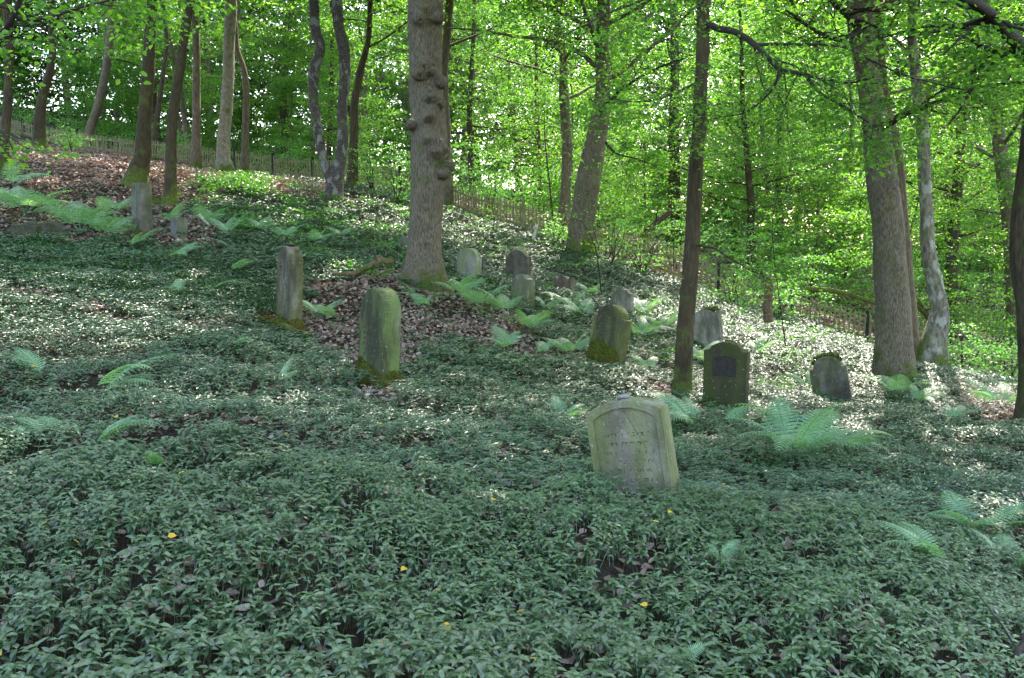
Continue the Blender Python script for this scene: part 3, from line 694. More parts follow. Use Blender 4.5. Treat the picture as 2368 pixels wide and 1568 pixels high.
T('tree', 'mossy dark trunk cut by the right edge beside the leaf litter', [(2440,60,76),(2420,200,80),(2408,300,80),(2398,400,82),(2388,480,84),(2384,576,86),(2390,700,74),(2396,850,74),(2402,985,88)], 13, 'bark_dark', 2390, 'right edge tree', seed=22, crown=(6.5,5,240,.09), ridge=.05, seg=32, step=.08, extra=edgebr, height=15)
def leftbr(cm, tm, root, base, rng):
    near_branch(root, base, [(-180,260,7),(-60,150,6.9),(0,90,6.8),(38,42,6.7),(60,-10,6.6),(90,-60,6.5)], .03, .01, rng, subs=7, sublen=.6, leafsz=.062, per=13, srad=.3, spr=[(20,180,6.6),(10,120,6.5)])
    near_branch(root, base, [(38,42,6.7),(85,46,6.8),(130,36,6.9),(175,20,7),(230,8,7.1),(300,-5,7.2),(390,-12,7.4)], .017, .005, rng, subs=13, sublen=.55, leafsz=.06, per=12, srad=.28,
                spr=[(330,55,7.2),(355,85,7.3),(250,30,7.1),(170,50,7),(120,95,7),(430,70,7.4),(300,75,7.1)], lm='beech')
    near_branch(root, base, [(-150,330,7.5),(-40,300,7.4),(10,310,7.3),(30,350,7.2)], .015, .005, rng, subs=3, sublen=.4, leafsz=.06, per=12, srad=.25)
make_tree('overhanging_tree', 'tree outside the left edge, its twigs and big leaves hanging into the top corner', 'tree', [(-420,0,60),(-400,300,62),(-390,600,64),(-385,900,74)], 7.5, 'bark_dark', height=11, crown=(6,3.2,110,.08), seed=23, extra=leftbr, group=None)

for k, (x_, y_, h_, lab) in enumerate(((-15.5, 14, 18, 'unseen tree added outside the left edge so its crown shades the left bank'), (-21, 25, 18, 'unseen shade tree added further out beyond the left edge above the leaf litter'),
        (13.5, 12, 17, 'unseen shade tree added outside the right edge beyond the mossy edge trunk'), (18.5, 21, 18, 'unseen shade tree added outside the right edge below the fence line'))):
    g0 = gp(x_, y_); X_, Y_ = project(np.array([g0])); D_ = y_
    pxl = []
    for hz in (9, 6, 3, 0):
        q_ = g0 + np.array([.15*math.sin(hz + k), 0, hz]); a_, b_ = project(q_[None]); pxl.append((a_[0], b_[0], (.5 - hz*.015) * FPX / D_))
    make_tree('added_shade_tree', lab, 'tree', pxl, D_, 'bark_horn', height=h_, crown=(8, 6.5, 330, .12), seed=60 + k, step=.3)  # unseen trees added at both sides to shade the slope

# ------------------------------------------------------------------ woods beyond the fence
rng = np.random.default_rng(99)
bg = []
tries = 0
while len(bg) < 150 and tries < 6000:
    tries += 1
    D = rng.uniform(31, 78); X = rng.uniform(-500, 2900)
    x0, y0 = (X - CX) / FPX * D, D
    fy = np.interp(x0, FENCE[:, 0], FENCE[:, 1])
    if y0 < fy + (3.2 if x0 < 6 else 5.0): continue
    if any((x0-a)**2 + (y0-b)**2 < 2.3**2 for a, b, *_ in bg): continue
    # keep big crowns out of the open slope seen over the fence at the far left
    bg.append((x0, y0, D, X))
LM.sort(key=lambda q: q[0])
cnt = {}
bg.sort(key=lambda q: q[3])
def zone(X):
    l = [q for q in LM if q[0] <= X]; r = [q for q in LM if q[0] > X]
    if not l: return 'left of the ' + LM[0][1]
    if not r: return 'right of the ' + LM[-1][1]
    return 'between the %s and the %s' % (l[-1][1], r[0][1])
ordn = ['first','second','third','fourth','fifth','sixth','seventh','eighth','ninth','tenth','eleventh','twelfth','thirteenth','fourteenth','fifteenth','sixteenth','seventeenth','eighteenth','nineteenth','twentieth','twenty-first','twenty-second','twenty-third','twenty-fourth','twenty-fifth','twenty-sixth','twenty-seventh','twenty-eighth','twenty-ninth','thirtieth']
def uniq(prefix, X):
    z_ = zone(X); k_ = prefix + z_; cnt[k_] = cnt.get(k_, -1) + 1
    return '%s %s of those %s' % (ordn[cnt[k_]], prefix, z_)
for k, (x0, y0, D, X) in enumerate(bg):
    g0 = gp(x0, y0); rg = np.random.default_rng(500 + k)
    kind = rg.random()
    h = rg.uniform(11, 20) if kind < .5 else rg.uniform(4, 9)
    r = .16 + .012 * h * rg.random() if kind < .5 else rg.uniform(.04, .08)
    p = [g0 + np.array([0, 0, -.3])]; d = np.array([rg.normal(0, .07), rg.normal(0, .07), 1.0])
    for q in range(6):
        d = norm(d + rg.normal(0, .06, 3) + np.array([0, 0, .12])); p.append(p[-1] + d * (h + .3) / 6)
    p = np.array(p); P, rr = resample(p, r * np.linspace(1, .25, 7), .6)
    rr = rr * (1 + .5 * np.exp(-(P[:, 2] - g0[2]).clip(0) / .3))
    tall = kind < .5
    near = D < 52
    root = empty('woodland_tree' if tall else 'sapling', g0)
    tag(root, uniq('leafy tree' if tall else 'low sapling', X)[:] , 'tree', 'trees of the wood beyond the fence')
    tm = MB(); tube(tm, P, rr, 9, ridge=.05, seed=k)
    leaf = .105 + .0009 * (D - 30); cb = rg.uniform(2.0, 5.0) if tall else rg.uniform(.4, 1.1)
    cr = rg.uniform(3.2, 4.8) if tall else rg.uniform(1.6, 2.6)
    nsp = int((330 if tall else 190) * (1.0 if near else .85))
    nl = max(8, nsp // 11); cen = []
    for q in range(nl):
        hz = g0[2] + cb + (h - cb) * ((q + .5) / nl) * .97; i = int(np.argmin(abs(P[:, 2] - hz)))
        az = q * 2.4 + rg.normal(0, .5); f = math.sin(PI * min(1, .25 + .8 * (q+.5)/nl)) ** .6
        ln = max(.6, cr * f * rg.uniform(.7, 1.2))
        pp = limb(tm, P[i], (math.cos(az), math.sin(az), rg.uniform(-.05, .5)), ln, max(.012, rr[i]*.3), rg, 4, up=.0, steps=6)
        for s_ in range(nsp // nl): cen.append(pp[rg.integers(1, len(pp))] + rg.normal(0, ln * .15, 3) * np.array([1, 1, .6]))
    cen = np.array(cen); gzz = H(cen[:, 0], cen[:, 1]); cen[:, 2] = np.maximum(cen[:, 2], gzz + .35)
    _, py_ = project(cen); hi = py_ < -90; tn_ = np.clip(rg.normal(.5, .28, len(cen)), 0, 1)
    cm = MB(); sprays(cm, cen[~hi], rg.uniform(.5, .9, (~hi).sum()), 46, leaf, rg, tone=tn_[~hi], tilt=.85)
    sprays(cm, cen[hi], rg.uniform(.9, 1.4, hi.sum()), 50, .23, rg, tone=tn_[hi], tilt=.7)  # out-of-view sprays carry enlarged leaves, added to block more sun
    tm.build('trunk', M[['bark_grey','bark_dark','bark_horn','bark_grey'][k % 4]], root, g0, smooth=True)
    cm.build('crown', M['canopy' if k % 3 else 'beech'], root, g0)

# far wood closing the view
mb = MB(); rng = np.random.default_rng(77)
N = 42000
a = rng.uniform(-.75, .75, N); D = rng.uniform(80, 104, N); x = a * D; y = D
z = H(x, y) + rng.random(N) ** .85 * 33 * (.75 + .5 * vnoise(x, y, 9, 5))
sprays(mb, np.stack([x, y, z], -1), rng.uniform(.8, 1.5, N), 24, .36, rng, gaps=False, tone=vnoise(x, z, 4, 6), tilt=1.6)
for q in range(60):
    xx = rng.uniform(-70, 70); yy = rng.uniform(80, 96); g = gp(xx, yy, -.3)
tag(mb.build('far_wood', M['far']), 'distant mass of woodland foliage closing the view behind the fenced slope', 'woodland', kind='stuff')

# leafy undergrowth under the trees beyond the fence
mb = MB(); rng = np.random.default_rng(78)
x = rng.uniform(-45, 45, 30000); y = rng.uniform(26, 80, 30000)
fy = np.interp(x, FENCE[:, 0], FENCE[:, 1]); k = (y > fy + 2.5) & (y < fy + 34) & (np.abs(x) < y*.72) & (vnoise(x, y, 3.2, 51) > .42)
k &= rng.random(len(x)) < np.where(x < -8, .6, .75)
x, y = x[k][:7500], y[k][:7500]
hh = rng.random(len(x)) ** 1.3 * np.where(x < -8, 1.7, 2.6) * (.5 + vnoise(x, y, 2.5, 52)) + .12
sprays(mb, np.stack([x, y, H(x, y) + hh], -1), rng.uniform(.35, .65, len(x)), 26, .1, rng, tone=np.clip(vnoise(x, y, 1.5, 53) + rng.normal(0, .15, len(x)), 0, 1), tilt=.9)
tag(mb.build('undergrowth', M['shrub']), 'tangled leafy undergrowth under the trees beyond the picket fence', 'undergrowth', kind='stuff')

# ------------------------------------------------------------------ shrubs along the fence
SH = [(165,340,46,1.6,1.1,'bright green low shrub at the top of the leaf litter slope'),
 (1290,560,31.5,1.5,1.2,'leafy shrub at the foot of the thick leaning trunk'),
 (1400,560,30.5,2.2,2.0,'leafy shrub just right of the thick leaning trunk'),
 (1480,620,30.8,1.8,1.8,'shrub overlapping the fence between the leaning and the slim near trunk'),
 (1700,650,29,1.9,1.4,'open shrub over the fence right of the slim near trunk'),
 (1800,680,28.5,1.6,1.2,'shrub over the fence left of the black fence post'),
 (1330,500,37,1.8,1.6,'small shrub behind the leaning trunk foot'),
 (1560,590,34,3.0,2.4,'tall shrub just beyond the fence behind the slim near trunk'),
 (1740,600,35,3.2,2.6,'broad shrub beyond the fence left of the thick right-hand trunk'),
 (1880,600,38,3.0,2.4,'shrub beyond the fence directly left of the thick right-hand trunk'),
 (2230,690,35,3.0,2.4,'pale-lit shrub behind the fence right of the patchy pale trunk'),
 (2200,600,36,3.4,2.6,'tall shrub far behind the patchy pale trunk'),
 (2310,640,34,3.0,2.2,'shrub behind the fence by the smooth leaning trunk'),
 (2230,830,24,1.4,1.2,'thin bright shrub in front of the fence at the right'),
 (2330,820,23,1.4,1.2,'thin bright shrub in front of the fence beside the right edge trunk'),
 (860,440,36,1.8,1.5,'small shrub right of the dark twin-stemmed tree'),
 (920,470,33,1.7,1.2,'low shrub left of the burled trunk'),
 (1130,490,39,2.2,1.8,'shrub behind the fence right of the burled trunk'),
 (680,400,47,2.0,1.6,'shrub behind the fence left of the twin-stemmed tree'),
 (430,370,50,2.0,1.6,'shrub behind the fence beyond the leaning brown trunk')]
for k, (X, Y, D, h, w, lab) in enumerate(SH):
    rg = np.random.default_rng(800 + k); p0 = at(X, Y, D); g0 = gp(p0[0], p0[1]); root = empty('shrub', g0); tag(root, lab, 'shrub', 'shrubs along the fence')
    tm = MB(); cen = []
    for q in range(7):
        az = rg.uniform(0, 2*PI); pp = limb(tm, g0 + np.array([rg.normal(0,.1), rg.normal(0,.1), -.05]), (math.cos(az)*.45*w/h, math.sin(az)*.45*w/h, 1), h * rg.uniform(.7, 1.1), .02, rg, 4, bend=.3)
        for s_ in range(7): cen.append(pp[rg.integers(2, len(pp))] + rg.normal(0, w*.2, 3) * np.array([1, 1, .5]))
    cen = np.array(cen); cen[:, 2] = np.maximum(cen[:, 2], H(cen[:, 0], cen[:, 1]) + .12)
    tm.build('stem', M['twig'], root, g0, smooth=True)
    cm = MB(); sprays(cm, cen, rg.uniform(.3, .55, len(cen)), 26, .085, rg, tilt=.5); cm.build('crown', M['shrub'], root, g0)

# seedlings and low herbs among the carpet
mb = MB(); rng = np.random.default_rng(31)
def herbs(px, n_, s_, hh, leaf=.07):
    poly = world_poly(px); lo = poly.min(0); hi = poly.max(0); out = []
    x = rng.uniform(lo[0], hi[0], n_*4); y = rng.uniform(lo[1], hi[1], n_*4); k = in_poly(x, y, poly) & (vnoise(x, y, 1.2, 41) > .35); x, y = x[k][:n_], y[k][:n_]
    c = np.stack([x, y, H(x, y) + hh * rng.uniform(.5, 1.3, len(x))], -1)
    sprays(mb, c, s_, 9, leaf, rng, tmpl=LEAF6, tilt=.3, gaps=False, flat=.1)
herbs([(400,430),(560,410),(800,470),(950,500),(950,600),(600,560),(450,500)], 420, .17, .28, .1)
herbs([(460,420),(620,430),(600,480),(470,480)], 150, .18, .4, .11)
herbs([(1000,490),(1300,530),(1500,640),(1300,640),(1050,600)], 240, .15, .22, .09)
herbs([(1600,640),(1880,740),(2050,800),(1800,830),(1600,740)], 260, .15, .25, .08)
herbs([(640,560),(930,600),(900,660),(700,640)], 120, .13, .18, .07)
herbs([(0,560),(450,580),(600,700),(300,700),(0,640)], 260, .1, .12, .05)
herbs([(2050,880),(2367,830),(2367,930),(2150,920)], 120, .15, .3, .07)
herbs([(1450,690),(1560,700),(1560,860),(1440,840)], 110, .13, .18, .07)
herbs([(1740,820),(1880,830),(1900,930),(1740,940)], 110, .12, .2, .06)
herbs([(1220,640),(1400,650),(1400,720),(1240,720)], 90, .13, .16, .07)
herbs([(1900,600),(2000,760),(2020,880),(1960,860)], 80, .13, .2, .07)
herbs([(950,650),(1200,680),(1200,780),(980,720)], 90, .12, .15, .06)
tag(mb.build('low_herbs', M['seedling']), 'bright green seedlings and herbs growing up through the periwinkle', 'herbs', kind='stuff')

# thin green grass-like blades on the shaded left bank
mb = MB(); rng = np.random.default_rng(32)
poly = world_poly([(-300,570),(0,565),(200,585),(450,610),(620,650),(640,730),(400,720),(150,680),(-300,640)])
lo = poly.min(0); hi = poly.max(0)
x = rng.uniform(lo[0], hi[0], 30000); y = rng.uniform(lo[1], hi[1], 30000); k = in_poly(x, y, poly); x, y = x[k], y[k]
x2, y2 = scatter(10, -9, 9, 2.5, 14, rng); x = np.concatenate([x, x2]); y = np.concatenate([y, y2])
Nn = len(x); az = rng.uniform(0, 2*PI, Nn); hh = rng.uniform(.08, .2, Nn); w = .004 + .0002*y
b0 = np.stack([x, y, H(x, y)], -1); sd = np.stack([np.cos(az), np.sin(az), 0*az], -1) * w[:, None]
ln = np.stack([np.cos(az+1.5), np.sin(az+1.5), 0*az], -1)
V = np.stack([b0-sd, b0+sd, b0 + sd*.8 + ln*hh[:, None]*.15 + np.array([0,0,1])*hh[:, None]*.6, b0 - sd*.8 + ln*hh[:, None]*.15 + np.array([0,0,1])*hh[:, None]*.6, b0 + ln*hh[:, None]*.5 + np.array([0,0,1])*hh[:, None]], 1).reshape(-1, 3)
o_ = (np.arange(Nn)*5)[:, None]
base = mb.n; mb.v.append(V.astype(np.float32)); mb.n += len(V)
mb.f.append(o_ + np.array([0,1,2,3])); mb.r.append(np.repeat(.35, Nn).astype(np.float32)); mb.f.append(o_ + np.array([3,2,4])); mb.r.append(np.repeat(.35, Nn).astype(np.float32))
tag(mb.build('woodland_grass', M['grass']), 'fine dark green grass on the shaded bank at the left', 'grass', kind='stuff')

# ------------------------------------------------------------------ ferns
def frond_mesh(name, L, W, arch, rng, npin=24, droop=.8):
    mb = MB(); t = np.linspace(0, 1, 30)
    ang = 1.1 - arch * 1.15 * t ** .9
    dx = np.cos(ang); dz = np.sin(ang)
    px_ = np.concatenate([[0], np.cumsum(dx)[:-1]]) * L/30; pz_ = np.concatenate([[0], np.cumsum(dz)[:-1]]) * L/30
    sway = .05 * L * np.sin(t*2.2) * rng.normal()
    Pth = np.stack([px_, sway, pz_], -1)
    tube(mb, Pth[::2], np.linspace(.005, .0012, 15), 4, rnd=.2)
    T_ = norm(np.gradient(Pth, axis=0))
    pos = []; fr = []; s_ = []
    for k in range(npin):
        u = .2 + .79 * k / (npin - 1); i = u * 29; i0 = int(i); c = Pth[i0] + (Pth[min(i0+1, 29)] - Pth[i0]) * (i - i0); tt = T_[i0]
        v = (u - .2) / .8
        ln = W * (min(1, .62 + v * 1.9) if v < .2 else (1 - ((v-.2)/.8) ** 1.25)) ** .85 * rng.uniform(.92, 1.06)
        if ln < .012: ln = .012
        for sgn in (-1, 1):
            side = np.array([0, sgn, 0.]); nrm_ = norm(np.cross(np.array([0, 1., 0]), tt)) * -1
            if nrm_[2] < 0: nrm_ = -nrm_
            d = norm(side * 1.0 + tt * (.28 + .5 * v) - np.array([0, 0, .12]))
            m_ = 9
            for q in range(m_):
                w_ = (q + .5) / m_; bp = c + d * ln * w_ - np.array([0, 0, 1]) * droop * .25 * ln * w_ * w_
                pl = (.5 * L * .8 / npin) * (1 - w_) ** .5 * min(1, ln / W * 1.6) + .002
                for s2 in (-1, 1):
                    inpl = norm(np.cross(nrm_, d)) * s2
                    pos.append(bp); fr.append(frames((inpl * 1.0 + d * .45)[None], (nrm_ + rng.normal(0, .12, 3))[None])[0]); s_.append((ln/m_*1.55, pl, pl))
            pos.append(c + d*ln*.9 - np.array([0,0,1])*droop*.2*ln); fr.append(frames(d[None], nrm_[None])[0]); s_.append((.01, ln*.14, .01))
    tv = np.array([[0,0,0],[.5,.4,0],[0,1,-.1],[-.5,.4,0]], float)
    stamp(mb, tv, [(0,1,2,3)], np.array(pos), np.array(fr), np.array(s_), np.clip(rng.normal(.55, .18, len(pos)), 0, 1))
    o = mb.build(name, M['fern']); me = o.data; bpy.data.objects.remove(o); return me
rng = np.random.default_rng(71)
FM = [frond_mesh('frond', 1.0, w, a, rng, 20) for w, a in ((.2,1.25),(.23,1.05),(.18,1.5),(.21,.95))]
FERN = [ # X, Y, size, number of fronds, base azimuth, spread, label
 (225,935,.62,4,.1,1.0,'fern with two long arching pale fronds on the near left carpet'),
 (115,1040,.42,3,2.6,1.2,'small fern left of its twin on the near left carpet'),
 (205,1065,.45,3,.3,1.0,'small pale fern on bare brown leaves at the near left'),
 (105,890,.4,3,2.9,1.2,'small fern beside the yellow leaf at the far left'),
 (360,1105,.26,2,-1.2,.8,'tiny single fern below the arching left fern'),
 (650,905,.42,2,1.2,.6,'single pale drooping frond left of the mossy green stone'),
 (520,825,.36,2,.2,.8,'small thin fern above the near left carpet'),
 (490,680,.5,2,.2,.6,'small pale fern left of the leaning tall stone'),
 (415,690,.5,3,2.2,1.4,'faint pale fern on the green left bank'),
 (540,640,.75,3,-.4,1.2,'ribbed pale fern left of the tall arched stone'),
 (545,590,.6,2,2.8,1.0,'white-lit frond above the ribbed fern'),
 (400,608,.7,3,.1,2.2,'white-lit flat fern below the small grey stone'),
 (185,545,1.3,8,0,6.28,'largest fern clump on the litter at the left'),
 (60,500,1.3,7,1,6.28,'big fern clump by the broken stones near the left edge'),
 (245,560,1.0,5,-.6,4,'fern clump right of the largest left clump'),
 (265,500,.9,5,.4,4,'fern left of the tall narrow gravestone'),
 (30,440,1.0,4,.4,3,'ribbed fern at the left edge above the broken stones'),
 (310,580,.7,3,.2,3,'low fern in front of the tall narrow gravestone'),
 (470,530,.9,5,.2,4,'fern right of the small grey stone'),
 (530,550,.9,5,1.2,4,'fern in the row left of the tall arched stone'),
 (600,545,.9,5,2.2,4,'fern at the middle of the upper fern bank'),
 (660,560,.8,4,.8,4,'fern above the tall arched stone, left side'),
 (730,570,.8,4,.3,4,'fern above the tall arched stone, right side'),
 (790,555,.8,4,2,4,'fern left of the burled trunk on the upper bank'),
 (400,520,.8,4,0,5,'fern behind the small grey stone'),
 (740,745,.7,6,1,6.28,'soft green fern right of the tall arched stone'),
 (985,720,.75,5,2.6,4,'yellow-green fern right of the mossy green stone'),
 (960,690,.5,3,2.8,2,'pale fern at the foot of the burled trunk'),
 (1060,690,.8,6,.5,6,'fern in front of the pale round-topped far stone'),
 (1110,720,.8,6,2.5,6,'dense fern between burled trunk and broken narrow stone'),
 (1170,735,.9,5,2.6,4,'fern arching left in front of the broken narrow stone'),
 (1215,775,.8,5,-.3,4,'fern below the broken narrow stone over the dark hollow'),
 (1180,820,.7,4,2.8,4,'pale fern on the brown litter below the hollow'),
 (1245,830,.6,4,.2,4,'pale flat fern at the right end of the brown litter'),
 (1190,860,.42,2,-1.4,1,'single frond hanging over the litter edge'),
 (1320,830,.75,6,1,6.28,'pale feathery fern left of the moss-skirted stone'),
 (1345,740,.75,4,2.7,3,'pale fern behind the moss-skirted stone, left side'),
 (1255,725,.6,4,.3,4,'small fern right of the broken narrow stone'),
 (1365,690,.8,5,.4,5,'fern right of the reddish small stone'),
 (1320,720,.8,5,1.8,5,'fern at the foot of the reddish small stone'),
 (1490,735,.9,6,.6,6,'fern right of the moss-skirted stone, upper'),
 (1530,770,.9,6,1.6,6,'fern left of the slim near trunk, beside the moss-skirted stone'),
 (1480,790,.8,5,.2,6,'low fern right of the moss-skirted stone foot'),
 (1500,870,.6,4,2.4,3,'dark fern left of the slim near trunk foot'),
 (1630,850,.8,6,.4,5,'white-lit fern arching over the dark round-topped stone'),
 (1600,1000,.7,5,2.7,2.6,'pale fern left foot of the dark round-topped stone'),
 (1668,1000,.5,2,.3,1.0,'bright single frond across the dark round-topped stone'),
 (1750,830,.7,4,.4,3,'small arching fern right of the dark round-topped stone'),
 (1835,1075,.85,9,.2,6.28,'largest fern right of the tilted near stone'),
 (1935,1060,.6,5,.4,4,'fern just right of the largest near fern'),
 (1870,905,.55,3,2.6,2.4,'thin fern left of the leaning mossy-topped stone'),
 (2075,925,.9,6,.4,5,'long-fronded fern at the foot of the thick right-hand trunk'),
 (2120,945,.8,5,-.2,4,'fern right of the thick right-hand trunk foot'),
 (2195,985,.5,3,.6,3,'small fern on the right-hand litter edge'),
 (2320,950,.8,5,1,5,'pale fern beside the right edge trunk'),
 (2260,1255,.42,6,1,6.28,'bright sunlit fern at the right edge'),
 (2330,1340,.35,5,.2,4,'fern low on the right edge under the sunlit one'),
 (2180,1330,.36,4,2.7,2.2,'light green fern reaching left near the right edge'),
 (1300,985,.36,3,.5,4,'faint fern left of the big tilted stone'),
 (1660,1330,.18,2,1.3,2,'small fern on the carpet right of the big tilted stone'),
 (1545,1590,.16,3,1.5,3,'tiny fern cut by the bottom edge')]
for k, (X, Y, s_, nf, az0, spr, lab) in enumerate(FERN):
    g = hit(X, Y); rg = np.random.default_rng(900 + k)
    root = empty('fern', g + np.array([0, 0, -.01])); tag(root, lab, 'fern', 'ferns on the slope')
    for q in range(nf):
        o = bpy.data.objects.new('frond', FM[rg.integers(0, 4)]); COL.objects.link(o); o.parent = root
        az = az0 + (spr * (q + .5) / nf - spr/2 if nf > 1 else 0) + rg.normal(0, .15)
        f = s_ * rg.uniform(.85, 1.2) * (1.2 if g[1] < 12 or X < 480 else .98)
        o.scale = (f, f * rg.uniform(.9, 1.2), f); o.rotation_euler = (rg.normal(0, .25), rg.normal(-.05, .12), az)
        o.location = (0.03*math.cos(az), .03*math.sin(az), .07)

# ------------------------------------------------------------------ gravestones
def arch_outline(w, h, kind, n_=20):
    hw = w/2
    if kind == 'round':
        t = np.linspace(0, PI, n_*2); top = np.stack([hw*np.cos(t), (h - hw*.95) + hw*.95*np.sin(t)], -1)
        return np.vstack([[[hw, 0]], top[:1], top[1:-1], top[-1:], [[-hw, 0]]])
    if kind == 'segment':
        t = np.linspace(-1, 1, n_)[::-1]; top = np.stack([hw*t, h - .13*w*t**2*1.0], -1)
        return np.vstack([[[hw, 0]], top, [[-hw, 0]]])
    if kind == 'shoulder':           # round arch rising between square shoulders
        r = hw*.76; t = np.linspace(0, PI, n_*2); top = np.stack([r*np.cos(t), (h - r*.85) + r*.85*np.sin(t)], -1)
        ys_ = h - r*.85 - .015
        return np.vstack([[[hw, 0], [hw, ys_]], [[r + .005, ys_]], top, [[-r - .005, ys_]], [[-hw, ys_], [-hw, 0]]])
    if kind == 'lowshoulder':        # segment arch with small square shoulders
        r = hw*.8; t = np.linspace(.35, PI-.35, n_*2); top = np.stack([r*np.cos(t)/math.cos(.35), np.sin(t)], -1)
        top[:, 1] = h - .2*w*(1 - (top[:, 1]-math.sin(.35))/(1-math.sin(.35))); ys_ = h - .2*w - .004
        return np.vstack([[[hw, 0], [hw, ys_]], top, [[-hw, ys_], [-hw, 0]]])
    if kind == 'gothic':
        return np.array([[hw,0],[hw,h*.82],[hw*.72,h*.86],[hw*.5,h*.95],[hw*.1,h],[-hw*.15,h],[-hw*.55,h*.93],[-hw*.8,h*.85],[-hw,h*.8],[-hw,0]])
    if kind == 'broken':
        return np.array([[hw,0],[hw,h*.86],[hw*.6,h*.9],[hw*.45,h*.98],[0,h],[-hw*.4,h*.97],[-hw*.85,h*.86],[-hw,h*.8],[-hw,0]])
    if kind == 'wavy':
        t = np.linspace(1, -1, 20); return np.vstack([[[hw, 0]], np.stack([hw*t, h*(.9 + .1*np.abs(np.cos(t*2.3)))], -1), [[-hw, 0]]])
    return np.array([[hw,0],[hw,h],[-hw,h],[-hw,0]])

def slab(mb, outl, t, bev=.012, front=0.0, subdiv=True):
    """outline in x,z extruded along y from -t/2 (front) to t/2, chamfered edges"""
    c = outl.mean(0); m_ = len(outl)
    # densify straight edges so the surface can wobble
    den = []
    for i in range(m_):
        a, b = outl[i], outl[(i+1) % m_]; k = max(1, int(np.linalg.norm(b-a)/.06)) if i < m_-1 else 1
        for q in range(k): den.append(a + (b-a)*q/k)
    o = np.array(den); m_ = len(o)
    ins = o.copy(); d = c - o; ins = o + norm(d) * bev * 1.2
    def L3(a, y): return np.stack([a[:, 0], np.full(len(a), y), a[:, 1]], -1)
    V = np.vstack([L3(ins, -t/2), L3(o, -t/2 + bev), L3(o, t/2 - bev), L3(ins, t/2)])
    rg = np.random.default_rng(m_)
    V += rg.normal(0, .0022, V.shape)
    i = np.arange(4*m_).reshape(4, m_); j = np.roll(i, -1, 1)
    mb.add(V, np.stack([i[:-1], i[1:], j[1:], j[:-1]], -1).reshape(-1, 4))
    mb.f.append((i[0] + mb.n - len(V))[None]); mb.r.append(np.array([.5], np.float32))
    mb.f.append((i[3][::-1] + mb.n - len(V))[None]); mb.r.append(np.array([.5], np.float32))

def frame_ring(mb, outl, inner, y, th):
    """raised border between two outlines of the same vertex count, standing th proud of plane y"""
    def L3(a, yy): return np.stack([a[:, 0], np.full(len(a), yy), a[:, 1]], -1)
    m_ = len(outl); V = np.vstack([L3(outl, y + .004), L3(outl, y - th), L3(inner, y - th), L3(inner, y + .004)])
    i = np.arange(4*m_).reshape(4, m_)
    F = [np.stack([i[k][:-1], i[k][1:], i[k+1][1:], i[k+1][:-1]], -1) for k in range(3)]
    mb.add(V, np.vstack(F))

def carve(mb, w, h0, h1, rows, y, rng, dens=.8, chh=.028, fade=0.0):
    """rows of dark bars painting the shade in chiselled square letters, most of them worn"""
    for r in range(rows):
        z = h1 - (h1 - h0) * (r + .5) / rows; ww = w * rng.uniform(.72, 1.0) ; x = -ww/2
        while x < ww/2:
            cw = chh * rng.uniform(.55, .85)
            if rng.random() < .14: x += cw * .9; continue
            if rng.random() < dens:
                seg = []
                seg.append((x, z + chh/2, x + cw, z + chh/2))
                if rng.random() < .8: seg.append((x + cw, z + chh/2, x + cw, z - chh/2))
                if rng.random() < .35: seg.append((x, z + chh/2, x, z - chh*.4))
                if rng.random() < .35: seg.append((x, z - chh/2, x + cw, z - chh/2))
                for a0, b0_, a1, b1 in seg:
                    if rng.random() < fade: continue
                    t_ = .0035; dx, dz = a1-a0, b1-b0_; l = math.hypot(dx, dz); nx_, nz_ = -dz/l*t_, dx/l*t_
                    V = []
                    for yy in (y + .002, y - .0016):
                        V += [(a0+nx_, yy, b0_+nz_), (a0-nx_, yy, b0_-nz_), (a1-nx_, yy, b1-nz_), (a1+nx_, yy, b1+nz_)]
                    mb.add(V, [(4,5,6,7),(0,4,7,3),(1,2,6,5),(0,1,5,4),(3,7,6,2)])
            x += cw * 1.35

def moss_clump(mb, c, r, rng, n_=26, sq=.6):
    """cushion of moss: lumpy dome made of many small tufts over a core"""
    th = np.linspace(0, 2*PI, 16, endpoint=False); rows = []
    for q in np.linspace(0, PI*.98, 9):
        rad = math.sin(q) ; rows.append(np.stack([np.cos(th)*rad, np.sin(th)*rad, np.full(16, math.cos(q))], -1))
    V = np.array(rows).reshape(-1, 3); rr = np.asarray(r)
    V = V * (1 + rng.normal(0, .09, (len(V), 1)))
    i = np.arange(144).reshape(9, 16); j = np.roll(i, -1, 1)
    mb.add(c + V * rr, np.stack([i[:-1], i[1:], j[1:], j[:-1]], -1).reshape(-1, 4), .4)
    N = int(n_ * 14); d = norm(rng.normal(0, 1, (N, 3))); P = c + d * rr * rng.uniform(.92, 1.08, (N, 1))
    stamp(mb, np.array([[-.3,0,0],[.3,0,0],[.1,1,0],[-.1,1,0]], float), [(0,1,2,3)], P, frames(d + rng.normal(0,.4,(N,3)), rng.normal(0,1,(N,3))), np.full(N, .014) * rng.uniform(.6,1.4,N), rng.random(N))

